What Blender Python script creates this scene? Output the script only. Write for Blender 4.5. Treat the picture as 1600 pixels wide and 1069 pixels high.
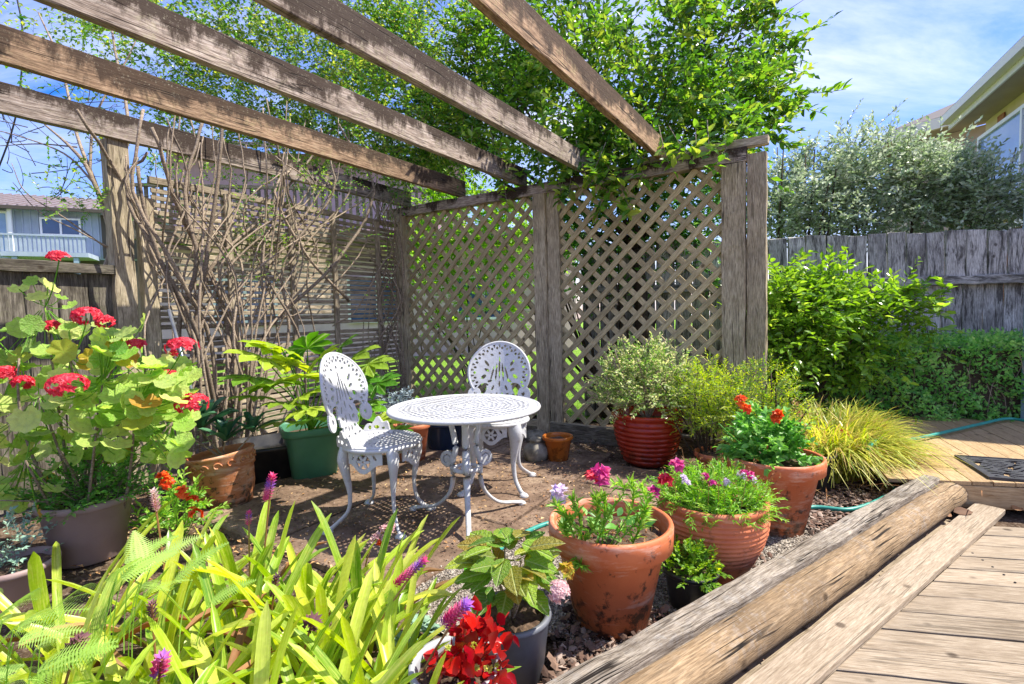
import bpy, math, random
import numpy as np
from mathutils import Matrix, Vector
random.seed(7)
RNG = np.random.default_rng(11)
scene = bpy.context.scene
for o in list(bpy.data.objects):
    bpy.data.objects.remove(o)
C = scene.collection

# ------------------------------------------------------------------ camera
EYE = 1.1
PITCH = math.atan(44.5/800); ROLL = math.radians(1.4)
fw = np.array([0, math.cos(PITCH), -math.sin(PITCH)])
_r0 = np.array([1., 0, 0]); _u0 = np.cross(_r0, fw)
cr = _r0*math.cos(ROLL)-_u0*math.sin(ROLL); cu = _u0*math.cos(ROLL)+_r0*math.sin(ROLL)
CAM = np.array([0, 0, EYE])
cam = bpy.data.cameras.new('camera'); cam_o = bpy.data.objects.new('camera', cam); C.objects.link(cam_o)
cam.sensor_width = 36; cam.lens = 18.0; cam.clip_start = 0.05; cam.clip_end = 500
cam_o.matrix_world = Matrix(((cr[0], cu[0], -fw[0], 0), (cr[1], cu[1], -fw[1], 0), (cr[2], cu[2], -fw[2], EYE), (0, 0, 0, 1)))
scene.camera = cam_o

def ray(x, y): return fw+cr*(x-800)/800-cu*(y-534.5)/800
def G(x, y, z=0.):            # the place on the level z that the photo shows at x, y
    d = ray(x, y); return CAM+d*(z-EYE)/d[2]
def at(x, y, Z): return CAM+ray(x, y)*Z

# ------------------------------------------------------------------ light
SUN = np.array([.43, .01, .61]); SUN /= np.linalg.norm(SUN)
w = bpy.data.worlds.new('World'); scene.world = w; w.use_nodes = True
nt = w.node_tree; nt.nodes.clear()
def nn(t, **k):
    n = nt.nodes.new(t)
    for a, b in k.items(): setattr(n, a, b)
    return n
out = nn('ShaderNodeOutputWorld'); bg = nn('ShaderNodeBackground'); bg.inputs[1].default_value = 0.15
sky = nn('ShaderNodeTexSky', sky_type='NISHITA', sun_disc=False)
sky.sun_elevation = math.asin(SUN[2]); sky.sun_rotation = math.atan2(SUN[0], SUN[1]); sky.air_density = 1.15; sky.dust_density = .6; sky.ozone_density = 2.5
tc = nn('ShaderNodeTexCoord'); sep = nn('ShaderNodeSeparateXYZ'); nt.links.new(tc.outputs['Generated'], sep.inputs[0])
def wmath(op, a, b=None):
    m = nn('ShaderNodeMath', operation=op)
    for i, v in enumerate((a, b)):
        if v is None: continue
        if isinstance(v, (int, float)): m.inputs[i].default_value = v
        else: nt.links.new(v, m.inputs[i])
    return m.outputs[0]
den = wmath('ADD', wmath('MAXIMUM', sep.outputs[2], 0.0), .22)
cx = wmath('DIVIDE', sep.outputs[0], den); cy = wmath('DIVIDE', sep.outputs[1], den)
cmb = nn('ShaderNodeCombineXYZ'); nt.links.new(cx, cmb.inputs[0]); nt.links.new(cy, cmb.inputs[1])
mp = nn('ShaderNodeMapping'); mp.inputs['Rotation'].default_value = (0, 0, math.radians(38)); mp.inputs['Scale'].default_value = (.55, 1.5, 1); mp.inputs['Location'].default_value = (.35, .1, 0)
nt.links.new(cmb.outputs[0], mp.inputs[0])
n1 = nn('ShaderNodeTexNoise'); n1.inputs['Scale'].default_value = 1.5; n1.inputs['Detail'].default_value = 9; n1.inputs['Roughness'].default_value = .62; n1.inputs['Distortion'].default_value = .5
nt.links.new(mp.outputs[0], n1.inputs[0])
cr1 = nn('ShaderNodeValToRGB'); cr1.color_ramp.elements[0].position = .34; cr1.color_ramp.elements[1].position = .64; nt.links.new(n1.outputs[0], cr1.inputs[0])
n2 = nn('ShaderNodeTexNoise'); n2.inputs['Scale'].default_value = .8; n2.inputs['Detail'].default_value = 3; nt.links.new(cmb.outputs[0], n2.inputs[0])
cr2 = nn('ShaderNodeValToRGB'); cr2.color_ramp.elements[0].position = .3; cr2.color_ramp.elements[1].position = .65; nt.links.new(n2.outputs[0], cr2.inputs[0])
cf = wmath('MULTIPLY', wmath('MULTIPLY', cr1.outputs[0], wmath('ADD', wmath('MULTIPLY', cr2.outputs[0], .7), .3)), .85)
hs = nn('ShaderNodeHueSaturation'); hs.inputs['Saturation'].default_value = 1.5; hs.inputs['Value'].default_value = .52
tint = nn('ShaderNodeMixRGB', blend_type='MULTIPLY'); tint.inputs[0].default_value = 1; tint.inputs[2].default_value = (1.0, .87, 1.06, 1)
nt.links.new(sky.outputs[0], tint.inputs[1]); nt.links.new(tint.outputs[0], hs.inputs['Color'])
mx = nn('ShaderNodeMixRGB'); mx.inputs[2].default_value = (2.9, 3.0, 3.3, 1)
nt.links.new(cf, mx.inputs[0]); nt.links.new(hs.outputs[0], mx.inputs[1]); nt.links.new(mx.outputs[0], bg.inputs[0]); nt.links.new(bg.outputs[0], out.inputs[0])
sl = bpy.data.lights.new('sun', 'SUN'); sl.energy = 3.0; sl.angle = math.radians(.5); sl.color = (1, .94, .82)
so = bpy.data.objects.new('sun', sl); C.objects.link(so); so.rotation_euler = Vector(SUN).to_track_quat('Z', 'Y').to_euler()
scene.view_settings.view_transform = 'Standard'; scene.view_settings.look = 'None'; scene.view_settings.exposure = 1.7; scene.view_settings.gamma = 1
scene.cycles.max_bounces = 7; scene.cycles.diffuse_bounces = 4; scene.cycles.transmission_bounces = 5; scene.cycles.transparent_max_bounces = 6; scene.cycles.use_denoising = True

# ------------------------------------------------------------------ materials
def lin(h):
    h = h.lstrip('#'); v = [int(h[i:i+2], 16)/255 for i in (0, 2, 4)]
    return tuple(x/12.92 if x <= .04045 else ((x+.055)/1.055)**2.4 for x in v)+(1,)
class M:
    def __init__(s, name, rough=.7, spec=.4):
        s.m = bpy.data.materials.new(name); s.m.use_nodes = True; s.t = s.m.node_tree; s.n = s.t.nodes; s.n.clear()
        s.out = s.n.new('ShaderNodeOutputMaterial'); s.p = s.n.new('ShaderNodeBsdfPrincipled'); s.p.inputs['Roughness'].default_value = rough
        s.p.inputs['Specular IOR Level'].default_value = spec
        s.t.links.new(s.p.outputs[0], s.out.inputs[0]); s._v = None
    def L(s, a, b): s.t.links.new(a, b)
    def setin(s, inp, v):
        if hasattr(v, 'is_output'): s.L(v, inp)
        elif isinstance(v, tuple) and inp.type == 'RGBA': inp.default_value = v if len(v) == 4 else v+(1,)
        else: inp.default_value = v
    def vec(s, scale=(1, 1, 1), coord='Object', rnd=True):
        if s._v is None or s._vc != coord:
            tc = s.n.new('ShaderNodeTexCoord'); v = tc.outputs[coord]
            if rnd:
                oi = s.n.new('ShaderNodeObjectInfo'); mu = s.n.new('ShaderNodeMath'); mu.operation = 'MULTIPLY'; mu.inputs[1].default_value = 37.
                s.L(oi.outputs['Random'], mu.inputs[0]); ad = s.n.new('ShaderNodeVectorMath'); ad.operation = 'ADD'; s.L(v, ad.inputs[0]); s.L(mu.outputs[0], ad.inputs[1]); v = ad.outputs[0]
            s._v = v; s._vc = coord
        mp = s.n.new('ShaderNodeMapping'); mp.inputs['Scale'].default_value = scale; s.L(s._v, mp.inputs[0]); return mp.outputs[0]
    def noise(s, scale, detail=4, vec=None, rough=.55, dist=0, sc=(1, 1, 1)):
        n = s.n.new('ShaderNodeTexNoise'); n.inputs['Scale'].default_value = scale; n.inputs['Detail'].default_value = detail; n.inputs['Roughness'].default_value = rough; n.inputs['Distortion'].default_value = dist
        s.L(vec if vec is not None else s.vec(sc), n.inputs[0]); return n.outputs[0]
    def voro(s, scale, sc=(1, 1, 1), feature='F1', o='Distance'):
        n = s.n.new('ShaderNodeTexVoronoi'); n.feature = feature; n.inputs['Scale'].default_value = scale; s.L(s.vec(sc), n.inputs[0]); return n.outputs[o]
    def ramp(s, f, *st):
        r = s.n.new('ShaderNodeValToRGB'); e = r.color_ramp.elements
        while len(e) < len(st): e.new(.5)
        for i, (p, c) in enumerate(st):
            e[i].position = p; e[i].color = (c, c, c, 1) if isinstance(c, (int, float)) else c
        s.L(f, r.inputs[0]); return r.outputs[0]
    def mix(s, f, a, b, mode='MIX'):
        n = s.n.new('ShaderNodeMixRGB'); n.blend_type = mode
        for i, v in enumerate((f, a, b)): s.setin(n.inputs[i], v)
        return n.outputs[0]
    def math(s, op, a, b=0.):
        n = s.n.new('ShaderNodeMath'); n.operation = op; s.setin(n.inputs[0], a); s.setin(n.inputs[1], b); return n.outputs[0]
    def orand(s):
        return s.n.new('ShaderNodeObjectInfo').outputs['Random']
    def attr(s, a='rnd'):
        n = s.n.new('ShaderNodeAttribute'); n.attribute_name = a; return n.outputs['Fac']
    def col(s, c): s.setin(s.p.inputs['Base Color'], c); return s
    def bump(s, h, strength=.5, dist=.01):
        b = s.n.new('ShaderNodeBump'); b.inputs['Strength'].default_value = strength; b.inputs['Distance'].default_value = dist; s.L(h, b.inputs['Height']); s.L(b.outputs[0], s.p.inputs['Normal']); return s

def wood(name, a, b, c, stain=.5, stainc='#1f1a15', lichen=0., lich='#7b7a5e', grain=1., bumpd=.004, var=.25, drip_shadow=0., hh=.15, crack=0., streak=0., fine=.55):
    m = M(name, .82, .25)
    g = m.noise(5*grain, 6, sc=(1.8, 24, 24), rough=.72, dist=.1)
    f = m.noise(26*grain, 3, sc=(.45, 6, 6), rough=.7)
    base = m.ramp(g, (.30, lin(a)), (.5, lin(b)), (.72, lin(c)))
    base = m.mix(m.ramp(f, (.35, fine), (.6, 0.)), base, lin(stainc))
    st = m.noise(2.4, 5, sc=(1, 1.4, 1.4), rough=.6, dist=.6)
    base = m.mix(m.math('MULTIPLY', m.ramp(st, (.46, 0.), (.64, 1.)), stain), base, lin(stainc))
    if lichen > 0:
        l = m.noise(38, 3, rough=.7); l2 = m.noise(3.1, 2)
        base = m.mix(m.math('MULTIPLY', m.ramp(l, (.5, 0.), (.6, 1.)), m.math('MULTIPLY', m.ramp(l2, (.4, 0.), (.6, 1.)), lichen)), base, lin(lich))
    if drip_shadow:
        tc = m.n.new('ShaderNodeTexCoord'); sx = m.n.new('ShaderNodeSeparateXYZ'); m.L(tc.outputs['Object'], sx.inputs[0])
        zz_ = m.math('MULTIPLY', m.math('DIVIDE', sx.outputs[2], hh), .42)
        dn = m.math('ADD', m.math('ADD', m.noise(2.2, 9, sc=(6, 1, 2.6), rough=.8, dist=.5), zz_), m.math('MULTIPLY', m.math('SUBTRACT', m.noise(2.1, 4), .5), 1.5))  # mould drips from the top edge; the broad patches also paint leaf shadows
        base = m.mix(m.math('MULTIPLY', m.ramp(dn, (.43, 0.), (.59, 1.)), drip_shadow), base, lin(stainc))
        sp = m.noise(75, 3, rough=.8); base = m.mix(m.math('MULTIPLY', m.ramp(sp, (.60, 0.), (.70, 1.)), m.math('MULTIPLY', m.ramp(dn, (.42, 0.), (.6, 1.)), .45)), base, lin('#b9b29a'))
    if streak:
        sk = m.noise(3.2, 6, sc=(1.3, 7, 7), rough=.7, dist=.3); base = m.mix(m.math('MULTIPLY', m.ramp(sk, (.50, 0.), (.60, 1.)), streak), base, lin(stainc))
    ck = None
    if crack:
        cn = m.noise(2.0, 3, sc=(.35, 9, 9), rough=.5, dist=.15); ck = m.ramp(m.math('ABSOLUTE', m.math('SUBTRACT', cn, .5)), (.006, 1.), (.016, 0.))
        cg = m.ramp(m.noise(2.5, 2), (.42, 0.), (.55, 1.)); ck = m.math('MULTIPLY', ck, cg); base = m.mix(m.math('MULTIPLY', ck, crack), base, lin('#17110c'))
    kn = m.voro(6.5, sc=(.8, 1, 1)); base = m.mix(m.math('MULTIPLY', m.ramp(kn, (.06, 1.), (.12, 0.)), .75), base, lin('#2a1d12'))
    f2 = m.noise(60, 2, sc=(.3, 4, 4), rough=.6); base = m.mix(m.ramp(f2, (.36, .35), (.5, 0.)), base, lin(stainc))
    v = m.math('ADD', m.math('MULTIPLY', m.orand(), var), 1-var/2)
    hv = m.n.new('ShaderNodeHueSaturation'); m.L(v, hv.inputs['Value']); m.L(base, hv.inputs['Color'])
    m.col(hv.outputs[0]); m.bump(m.mix(.5, g, f) if ck is None else m.math('SUBTRACT', m.mix(.5, g, f), ck), .7, bumpd); return m.m
MAT = {}
MAT['rafter'] = wood('weathered_rafter_timber', '#8c7a6d', '#ab9b8e', '#cfc3b9', .35, '#30231a', .4, '#a19a7c', bumpd=.003, drip_shadow=.95, crack=.8)
MAT['rafter_b'] = wood('stained_rafter_timber', '#7d6450', '#a18468', '#c4aa8e', .45, '#2e2016', .35, '#a89a70', bumpd=.003, drip_shadow=.85, crack=.8)
MAT['post'] = wood('grey_post_timber', '#a6977c', '#c0b196', '#d8cab0', .3, '#544835', .3, '#8f8c68', crack=.8, streak=.25)
MAT['lattice'] = wood('lattice_lath_timber', '#a39270', '#bfae88', '#d3c49f', .25, '#6e5f44', .15, '#7c7a60', bumpd=.002, var=.35)
MAT['slat'] = wood('slat_timber', '#8f816c', '#b3a58e', '#cfc2ab', .35, '#4a3f31', .25, bumpd=.002, var=.5)
MAT['fence'] = wood('old_grey_palings', '#a3a09a', '#cac7c1', '#e0ddd6', .45, '#2c2825', .2, '#6e6d5c', var=.3, crack=.6, streak=.75)
MAT['fence_l'] = wood('dark_fence_boards', '#5a5349', '#7d7669', '#9b9385', .55, '#2a241e', .3, var=.3, crack=.7, streak=.4)
MAT['deck'] = wood('deck_board_timber', '#82735f', '#9d8e7a', '#b3a692', .3, '#62523f', 0, var=.3, bumpd=.002, grain=1.3, crack=.4, streak=.08, fine=.28)
MAT['deck_new'] = wood('honey_deck_timber', '#94795a', '#b0956f', '#c4ab85', .15, '#7c6241', 0, var=.25, bumpd=.002, fine=.3)
MAT['log'] = wood('weathered_log_timber', '#846c50', '#9f8666', '#b8a283', .45, '#594937', .3, '#a5a5a4', bumpd=.008, crack=1., streak=.25)
MAT['sleeper'] = wood('cracked_sleeper_timber', '#8b8074', '#aba090', '#c6bcae', .5, '#3f3225', .3, '#a5a5a4', bumpd=.01, crack=1., streak=.35)
MAT['bark'] = wood('brown_stem_bark', '#7a6957', '#a39280', '#c4b6a3', .3, '#3d2e20', .2, bumpd=.003, var=.4)
MAT['bark_d'] = wood('dark_branch_bark', '#3a3027', '#54473a', '#6f6151', .4, '#1f1812', 0, bumpd=.003)

def simple(name, c, rough=.6, c2=None, sc=8, spec=.4, bump=0., bsc=60, metal=0.):
    m = M(name, rough, spec)
    if c2: m.col(m.mix(m.ramp(m.noise(sc, 5), (.35, 0.), (.65, 1.)), lin(c), lin(c2)))
    else: m.col(lin(c))
    if bump: m.bump(m.noise(bsc, 4), bump, .004)
    m.p.inputs['Metallic'].default_value = metal
    return m.m
def white_metal():
    m = M('white_painted_cast_metal', .38, .5)
    d = m.noise(14, 5, rough=.7); e = m.noise(3, 3)
    c = m.mix(m.math('MULTIPLY', m.ramp(d, (.5, 0.), (.68, 1.)), m.ramp(e, (.35, .15), (.7, .7))), lin('#bcbdbf'), lin('#877f6f'))
    m.col(c); m.bump(m.noise(90, 3), .35, .003); return m.m
MAT['white'] = white_metal()
def terracotta(name, a, b, dirt, dirtc='#2c211b', rough=.62, drz=(.02, .16), bloom=1.):
    m = M(name, rough, .35)
    base = m.mix(m.ramp(m.noise(5, 5), (.35, 0.), (.65, 1.)), lin(a), lin(b))
    tc = m.n.new('ShaderNodeTexCoord'); sx = m.n.new('ShaderNodeSeparateXYZ'); m.L(tc.outputs['Object'], sx.inputs[0])
    band = m.ramp(m.math('DIVIDE', sx.outputs[2], .4), (0., 1.), (drz[1]/.4, .35), (.75, .03))
    n = m.noise(22, 5, rough=.7)
    base = m.mix(m.math('MULTIPLY', m.ramp(m.math('ADD', n, m.math('MULTIPLY', band, .2)), (.6, 0.), (.7, 1.)), dirt), base, lin(dirtc))
    base = m.mix(m.math('MULTIPLY', m.ramp(m.noise(7, 6, rough=.7), (.58, 0.), (.75, 1.)), .3*bloom), base, lin('#d9b9a0'))
    wb = m.math('MULTIPLY', m.ramp(m.math('ADD', m.noise(6, 6, sc=(1, 1, 5), rough=.7), m.math('MULTIPLY', m.noise(2, 2), .3)), (.66, 0.), (.8, 1.)), .4*bloom); base = m.mix(wb, base, lin('#e3cdbb'))
    gm = m.math('MULTIPLY', m.math('MULTIPLY', band, m.ramp(m.noise(9, 5, rough=.7), (.4, 0.), (.65, 1.))), .35*dirt); base = m.mix(gm, base, lin('#5a4534'))
    m.col(base); m.bump(m.noise(70, 4), .25, .003); return m.m
MAT['terra'] = terracotta('terracotta_clay', '#b9603a', '#c97348', .9)
MAT['terra2'] = terracotta('ribbed_terracotta_clay', '#b0603f', '#c27551', .5)
MAT['terra_old'] = terracotta('aged_terracotta', '#a8613c', '#bd8458', 1., '#4e3a28', .8)
MAT['glaze'] = terracotta('red_glazed_ceramic', '#8e2419', '#a5351f', .5, '#2b120c', .16, bloom=0.)
MAT['amber'] = terracotta('amber_glazed_ceramic', '#a4571f', '#b86b2a', .5, '#3c2412', .2, bloom=0.)
MAT['green_pl'] = simple('green_plastic', '#4d8468', .5, '#437359', 5, bump=.1)
MAT['brown_pl'] = simple('brown_plastic', '#8d7874', .55, '#9c8782', 6, bump=.1)
MAT['black_pl'] = simple('black_plastic', '#1d1e20', .38, '#3a3835', 9, bump=.1)
MAT['grey_pl'] = simple('grey_plastic', '#55585f', .45, '#6d7077', 7, bump=.08)
MAT['lgrey_pl'] = simple('light_grey_plastic', '#8d9097', .4, '#a3a5aa', 7)
MAT['blue_pl'] = simple('dark_blue_ceramic', '#1f2d47', .25, '#2a3d5c', 7)
MAT['stone'] = simple('mottled_stone', '#8b8579', .85, '#5d584c', 18, bump=.6)
MAT['soil'] = simple('potting_soil', '#3c2d22', .95, '#6a5645', 40, bump=1., bsc=90)
MAT['hose'] = simple('teal_hose_rubber', '#2d8276', .38, '#37968a', 20)
MAT['nozzle'] = simple('lime_green_plastic', '#55b81e', .35)
MAT['steel'] = simple('bare_metal_tube', '#b9bcc2', .3, '#8b8d92', 12, metal=.8)
MAT['rubber'] = simple('black_rubber_mat', '#2a2b30', .55, '#3c3d43', 20)
MAT['cable'] = simple('black_cable', '#15161a', .6)

def leafmat(name, stops, trans=.42, rough=.42, patch=.0, patchc='#b9a33a', spec=.45, streak=0., vein=0):
    """stops: three leaf colours picked by each leaf's own random value."""
    m = M(name, rough, spec)
    a = m.attr('rnd'); o = m.orand()
    f = m.math('FRACT', m.math('ADD', a, m.math('MULTIPLY', o, 1.)))
    n = len(stops); c = m.ramp(f, *[((i+.5)/n, lin(s)) for i, s in enumerate(stops)])
    if streak: c = m.mix(m.math('MULTIPLY', m.ramp(m.noise(3, 4, sc=(42, 1.5, 1.5), rough=.7), (.45, 0.), (.7, 1.)), streak), c, lin('#eef08a'))
    if vein:
        tc = m.n.new('ShaderNodeTexCoord'); sx = m.n.new('ShaderNodeSeparateXYZ'); m.L(tc.outputs['Object'], sx.inputs[0]); X_, Y_ = sx.outputs[0], sx.outputs[1]
        if vein == 1:
            ph = m.math('MULTIPLY', m.math('SUBTRACT', Y_, m.math('MULTIPLY', m.math('ABSOLUTE', X_), .9)), 52.); ve = m.ramp(m.math('SINE', ph), (.8, 0.), (1., 1.))
            mid = m.ramp(m.math('ABSOLUTE', X_), (.008, 1.), (.03, 0.)); ve = m.math('MAXIMUM', m.math('MULTIPLY', ve, .6), mid)
        else:
            an = m.math('ARCTAN2', X_, Y_); ve = m.math('MULTIPLY', m.ramp(m.math('COSINE', m.math('MULTIPLY', an, 7.)), (.9, 0.), (1., 1.)), .7)
            rr_ = m.math('SQRT', m.math('ADD', m.math('MULTIPLY', X_, X_), m.math('MULTIPLY', Y_, Y_))); ring = m.ramp(m.math('ABSOLUTE', m.math('SUBTRACT', rr_, .27)), (.02, 1.), (.09, 0.)); c = m.mix(m.math('MULTIPLY', ring, .14), c, lin('#4e6a2c'))
        c = m.mix(m.math('MULTIPLY', ve, .45), c, lin('#dfe9a8')); m.bump(m.math('SUBTRACT', m.noise(14, 3), ve), .6, .02)
    v = m.noise(40, 2); c = m.mix(m.ramp(v, (.3, .16), (.7, 0.)), c, lin('#1d3a10'))
    if patch: c = m.mix(m.math('MULTIPLY', m.ramp(m.noise(22, 3), (.58, 0.), (.66, 1.)), patch), c, lin(patchc))
    m.col(c)
    tr = m.n.new('ShaderNodeBsdfTranslucent'); hv = m.n.new('ShaderNodeHueSaturation'); hv.inputs['Value'].default_value = 1.5; hv.inputs['Saturation'].default_value = 1.1; hv.inputs['Hue'].default_value = .49
    m.L(c, hv.inputs['Color']); m.L(hv.outputs[0], tr.inputs[0])
    mx = m.n.new('ShaderNodeMixShader'); mx.inputs[0].default_value = trans
    m.L(m.p.outputs[0], mx.inputs[1]); m.L(tr.outputs[0], mx.inputs[2]); m.L(mx.outputs[0], m.out.inputs[0]); return m.m
MAT['leaf_tree'] = leafmat('broad_tree_leaf', ['#3c6628', '#5f9232', '#84ae44', '#a9b84e', '#4d7c2c', '#79a53a'], .45, .25)
MAT['leaf_vine'] = leafmat('small_vine_leaf', ['#3f7a34', '#5f9a38', '#98c04c', '#2f6634', '#c0cc5a'], .5, .32)
MAT['leaf_silver'] = leafmat('silver_green_leaf', ['#7f9470', '#a7b698', '#d3dbc9', '#8fac70', '#b4c2a6'], .3, .35)
MAT['leaf_lemon'] = leafmat('glossy_citrus_leaf', ['#6f9a34', '#94bf48', '#c2d860', '#557f2c', '#84ac3c'], .45, .25)
MAT['leaf_hedge'] = leafmat('hedge_leaf', ['#74b458', '#96d26c', '#bde286', '#64a056'], .5, .35)
MAT['leaf_geranium'] = leafmat('geranium_leaf', ['#9ccc50', '#bfe068', '#d6ea84', '#78b044', '#e2ee92'], .5, .45, .2, '#dfe09a', vein=2)
MAT['leaf_geranium_y'] = leafmat('yellowing_geranium_leaf', ['#c9b53a', '#b98f35', '#a9b53c'], .4, .6, .5, '#8a4a22')
MAT['leaf_brom'] = leafmat('bromeliad_leaf', ['#86b024', '#a8c82c', '#ccd840', '#5f9024', '#b9d038', '#e0e468', '#719f28'], .42, .33, .12, '#c9923c', streak=.55)
MAT['leaf_fatsia'] = leafmat('fatsia_leaf', ['#66a02e', '#98bd3a', '#c6d84c', '#558f2e'], .45, .3, vein=2)
MAT['leaf_hyd'] = leafmat('hydrangea_leaf', ['#5f962b', '#86b134', '#b9c43c', '#4a8026', '#a8923a'], .4, .4, .3, '#c8b53c', vein=1)
MAT['leaf_fern'] = leafmat('fern_leaf', ['#b3d46e', '#cde48c', '#9fc45c'], .5, .5)
MAT['leaf_grass'] = leafmat('mondo_grass_blade', ['#96b034', '#c5c848', '#e0d870', '#7c9c30', '#c9b06a'], .45, .4)
MAT['leaf_fine'] = leafmat('variegated_fine_leaf', ['#6a9a3a', '#a3bd62', '#e6e4bd', '#7cb044', '#d8d69a'], .45, .5)
MAT['leaf_azalea'] = leafmat('yellow_green_leaf', ['#6f9e2e', '#a3c438', '#cfdc48', '#5a8628'], .45, .5)
MAT['leaf_mid'] = leafmat('mid_green_leaf', ['#4f8e36', '#70b048', '#98c96a', '#478036'], .42, .4)
MAT['leaf_fresh'] = leafmat('fresh_green_leaf', ['#69a232', '#8fbd42', '#a9cf58'], .45, .45)
MAT['leaf_agave'] = leafmat('blue_green_succulent_leaf', ['#3c6b4c', '#5a8a66', '#2f5b41'], .15, .4)
MAT['leaf_ech'] = leafmat('pale_echeveria_leaf', ['#8fb09a', '#a9c4ab', '#7ea08d'], .15, .5)
MAT['leaf_dusty'] = leafmat('dusty_silver_leaf', ['#93a2ab', '#aebbc0', '#7a8d98'], .15, .7)
MAT['leaf_dry'] = leafmat('dry_brown_leaf', ['#8a5a34', '#a9784a', '#6b4429', '#b8925e'], .2, .7)
MAT['lawn_blade'] = leafmat('lawn_blade', ['#7fb02e', '#95c23a', '#6a9c28'], .4, .5)
MAT['fl_red'] = leafmat('scarlet_petal', ['#d8283f', '#e23c50', '#bf1830', '#e8566a'], .35, .5)
MAT['fl_beg'] = leafmat('deep_red_petal', ['#b8100e', '#cf1a12', '#7e0c10'], .3, .3)
MAT['fl_orange'] = leafmat('orange_petal', ['#e25a1c', '#ee7a2c', '#d8431a'], .35, .5)
MAT['fl_pink'] = leafmat('magenta_petal', ['#c92a6e', '#b03090', '#d84a8c'], .35, .5)
MAT['fl_pale'] = leafmat('pale_lilac_petal', ['#d8c4dc', '#e9dfe8', '#c9aed6'], .35, .5)
MAT['fl_spike'] = leafmat('pink_and_violet_bract', ['#d8588a', '#e07aa0', '#9a6cd0', '#cf4674'], .25, .5)
MAT['fl_spike_dry'] = leafmat('faded_purple_bract', ['#7a4a5c', '#8a5f68', '#5f3f4c'], .2, .6)
MAT['fl_hyd'] = leafmat('faded_pink_floret', ['#d9b3b3', '#e6cfc8', '#c9959c'], .3, .6)

# ------------------------------------------------------------------ mesh helpers
class MB:
    def __init__(s): s.v = []; s.f = {}; s.n = 0; s.r = []
    def add(s, v, f, rnd=.5):
        v = np.asarray(v, float).reshape(-1, 3)
        fs = f if isinstance(f, list) and len(f) and isinstance(f[0], np.ndarray) else [f]
        for a in fs:
            if isinstance(a, np.ndarray): s.f.setdefault(a.shape[1], []).append(a+s.n)
            else:
                for q in a: s.f.setdefault(len(q), []).append(np.array([q])+s.n)
        s.v.append(v); s.r.append(np.full(len(v), rnd) if np.isscalar(rnd) else np.asarray(rnd)); s.n += len(v); return s
    def mesh(s, name, mat, smooth=False, origin=None, mats=None, fmat=None):
        me = bpy.data.meshes.new(name); V = np.concatenate(s.v)
        if origin is not None: V = V-np.asarray(origin)
        loops = []; st = []; tot = 0
        for k, l in s.f.items():
            a = np.concatenate(l); loops.append(a.ravel()); st.append(tot+np.arange(len(a))*k); tot += a.size
        loops = np.concatenate(loops).astype(np.int32); st = np.concatenate(st).astype(np.int32)
        me.vertices.add(len(V)); me.vertices.foreach_set('co', V.astype(np.float32).ravel())
        me.loops.add(len(loops)); me.loops.foreach_set('vertex_index', loops)
        me.polygons.add(len(st)); me.polygons.foreach_set('loop_start', st)
        me.update(calc_edges=True)
        me.polygons.foreach_set('use_smooth', np.full(len(st), bool(smooth)))
        at_ = me.attributes.new('rnd', 'FLOAT', 'POINT'); at_.data.foreach_set('value', np.concatenate(s.r).astype(np.float32))
        me.materials.append(mat); me.validate(); return me
WM = {}
def link(name, me, parent=None, M4=None, kind=None, label=None):
    o = bpy.data.objects.new(name, me); C.objects.link(o)
    M4 = M4 if M4 is not None else Matrix.Identity(4); WM[o.name] = M4
    if parent is not None: o.parent = parent; o.matrix_basis = WM[parent.name].inverted() @ M4
    else: o.matrix_basis = M4
    if kind: o['kind'] = kind
    if label: o['label'] = label
    return o
def thing(name, label, cat, loc=(0, 0, 0), group=None, kind=None):
    o = link(name, None, None, Matrix.Translation(Vector(loc))); o['label'] = label; o['category'] = cat
    if group: o['group'] = group
    return o
def part(name, mb, mat, parent=None, smooth=False, origin=None, kind=None, label=None):
    """a mesh built in the place's own coordinates, its origin moved to origin or its parent's base"""
    if origin is None: origin = tuple(WM[parent.name].translation) if parent is not None else (0, 0, 0)
    return link(name, mb.mesh(name, mat, smooth, origin), parent, Matrix.Translation(Vector(origin)), kind, label)
def solo(name, mb, mat, label, cat, group=None, smooth=False, origin=(0, 0, 0), kind=None):
    o = part(name, mb, mat, None, smooth, origin, kind); o['label'] = label; o['category'] = cat
    if group: o['group'] = group
    return o
def frame(o, x, z=(0, 0, 1)):
    x = Vector(x).normalized(); z = Vector(z); y = z.cross(x).normalized(); z = x.cross(y)
    return Matrix(((x[0], y[0], z[0], o[0]), (x[1], y[1], z[1], o[1]), (x[2], y[2], z[2], o[2]), (0, 0, 0, 1)))
def N(v): v = np.asarray(v, float); return v/np.maximum(np.linalg.norm(v, axis=-1, keepdims=True), 1e-9)

def tube(path, rad, sides=8, cap=True, ell=None):
    P = np.asarray(path, float); n = len(P); rad = np.full(n, rad) if np.isscalar(rad) else np.asarray(rad, float)
    T = N(np.gradient(P, axis=0)); ref = np.array([0, 0, 1.]) if abs(T[:, 2]).mean() < .8 else np.array([1., 0, 0])
    a0 = N(np.cross(ref, T)); b0 = np.cross(T, a0); th = np.arange(sides)/sides*2*math.pi
    e = 1 if ell is None else ell
    V = P[:, None]+rad[:, None, None]*(a0[:, None]*np.cos(th)[None, :, None]+e*b0[:, None]*np.sin(th)[None, :, None])
    i = np.arange(n-1)[:, None]*sides; j = np.arange(sides)[None]; k = (j+1) % sides
    F = np.stack([i+j, i+k, i+sides+k, i+sides+j], -1).reshape(-1, 4)
    fs = [F]
    V = V.reshape(-1, 3)
    if cap: fs += [np.arange(sides)[::-1][None], (n-1)*sides+np.arange(sides)[None]]
    return V, fs
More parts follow.
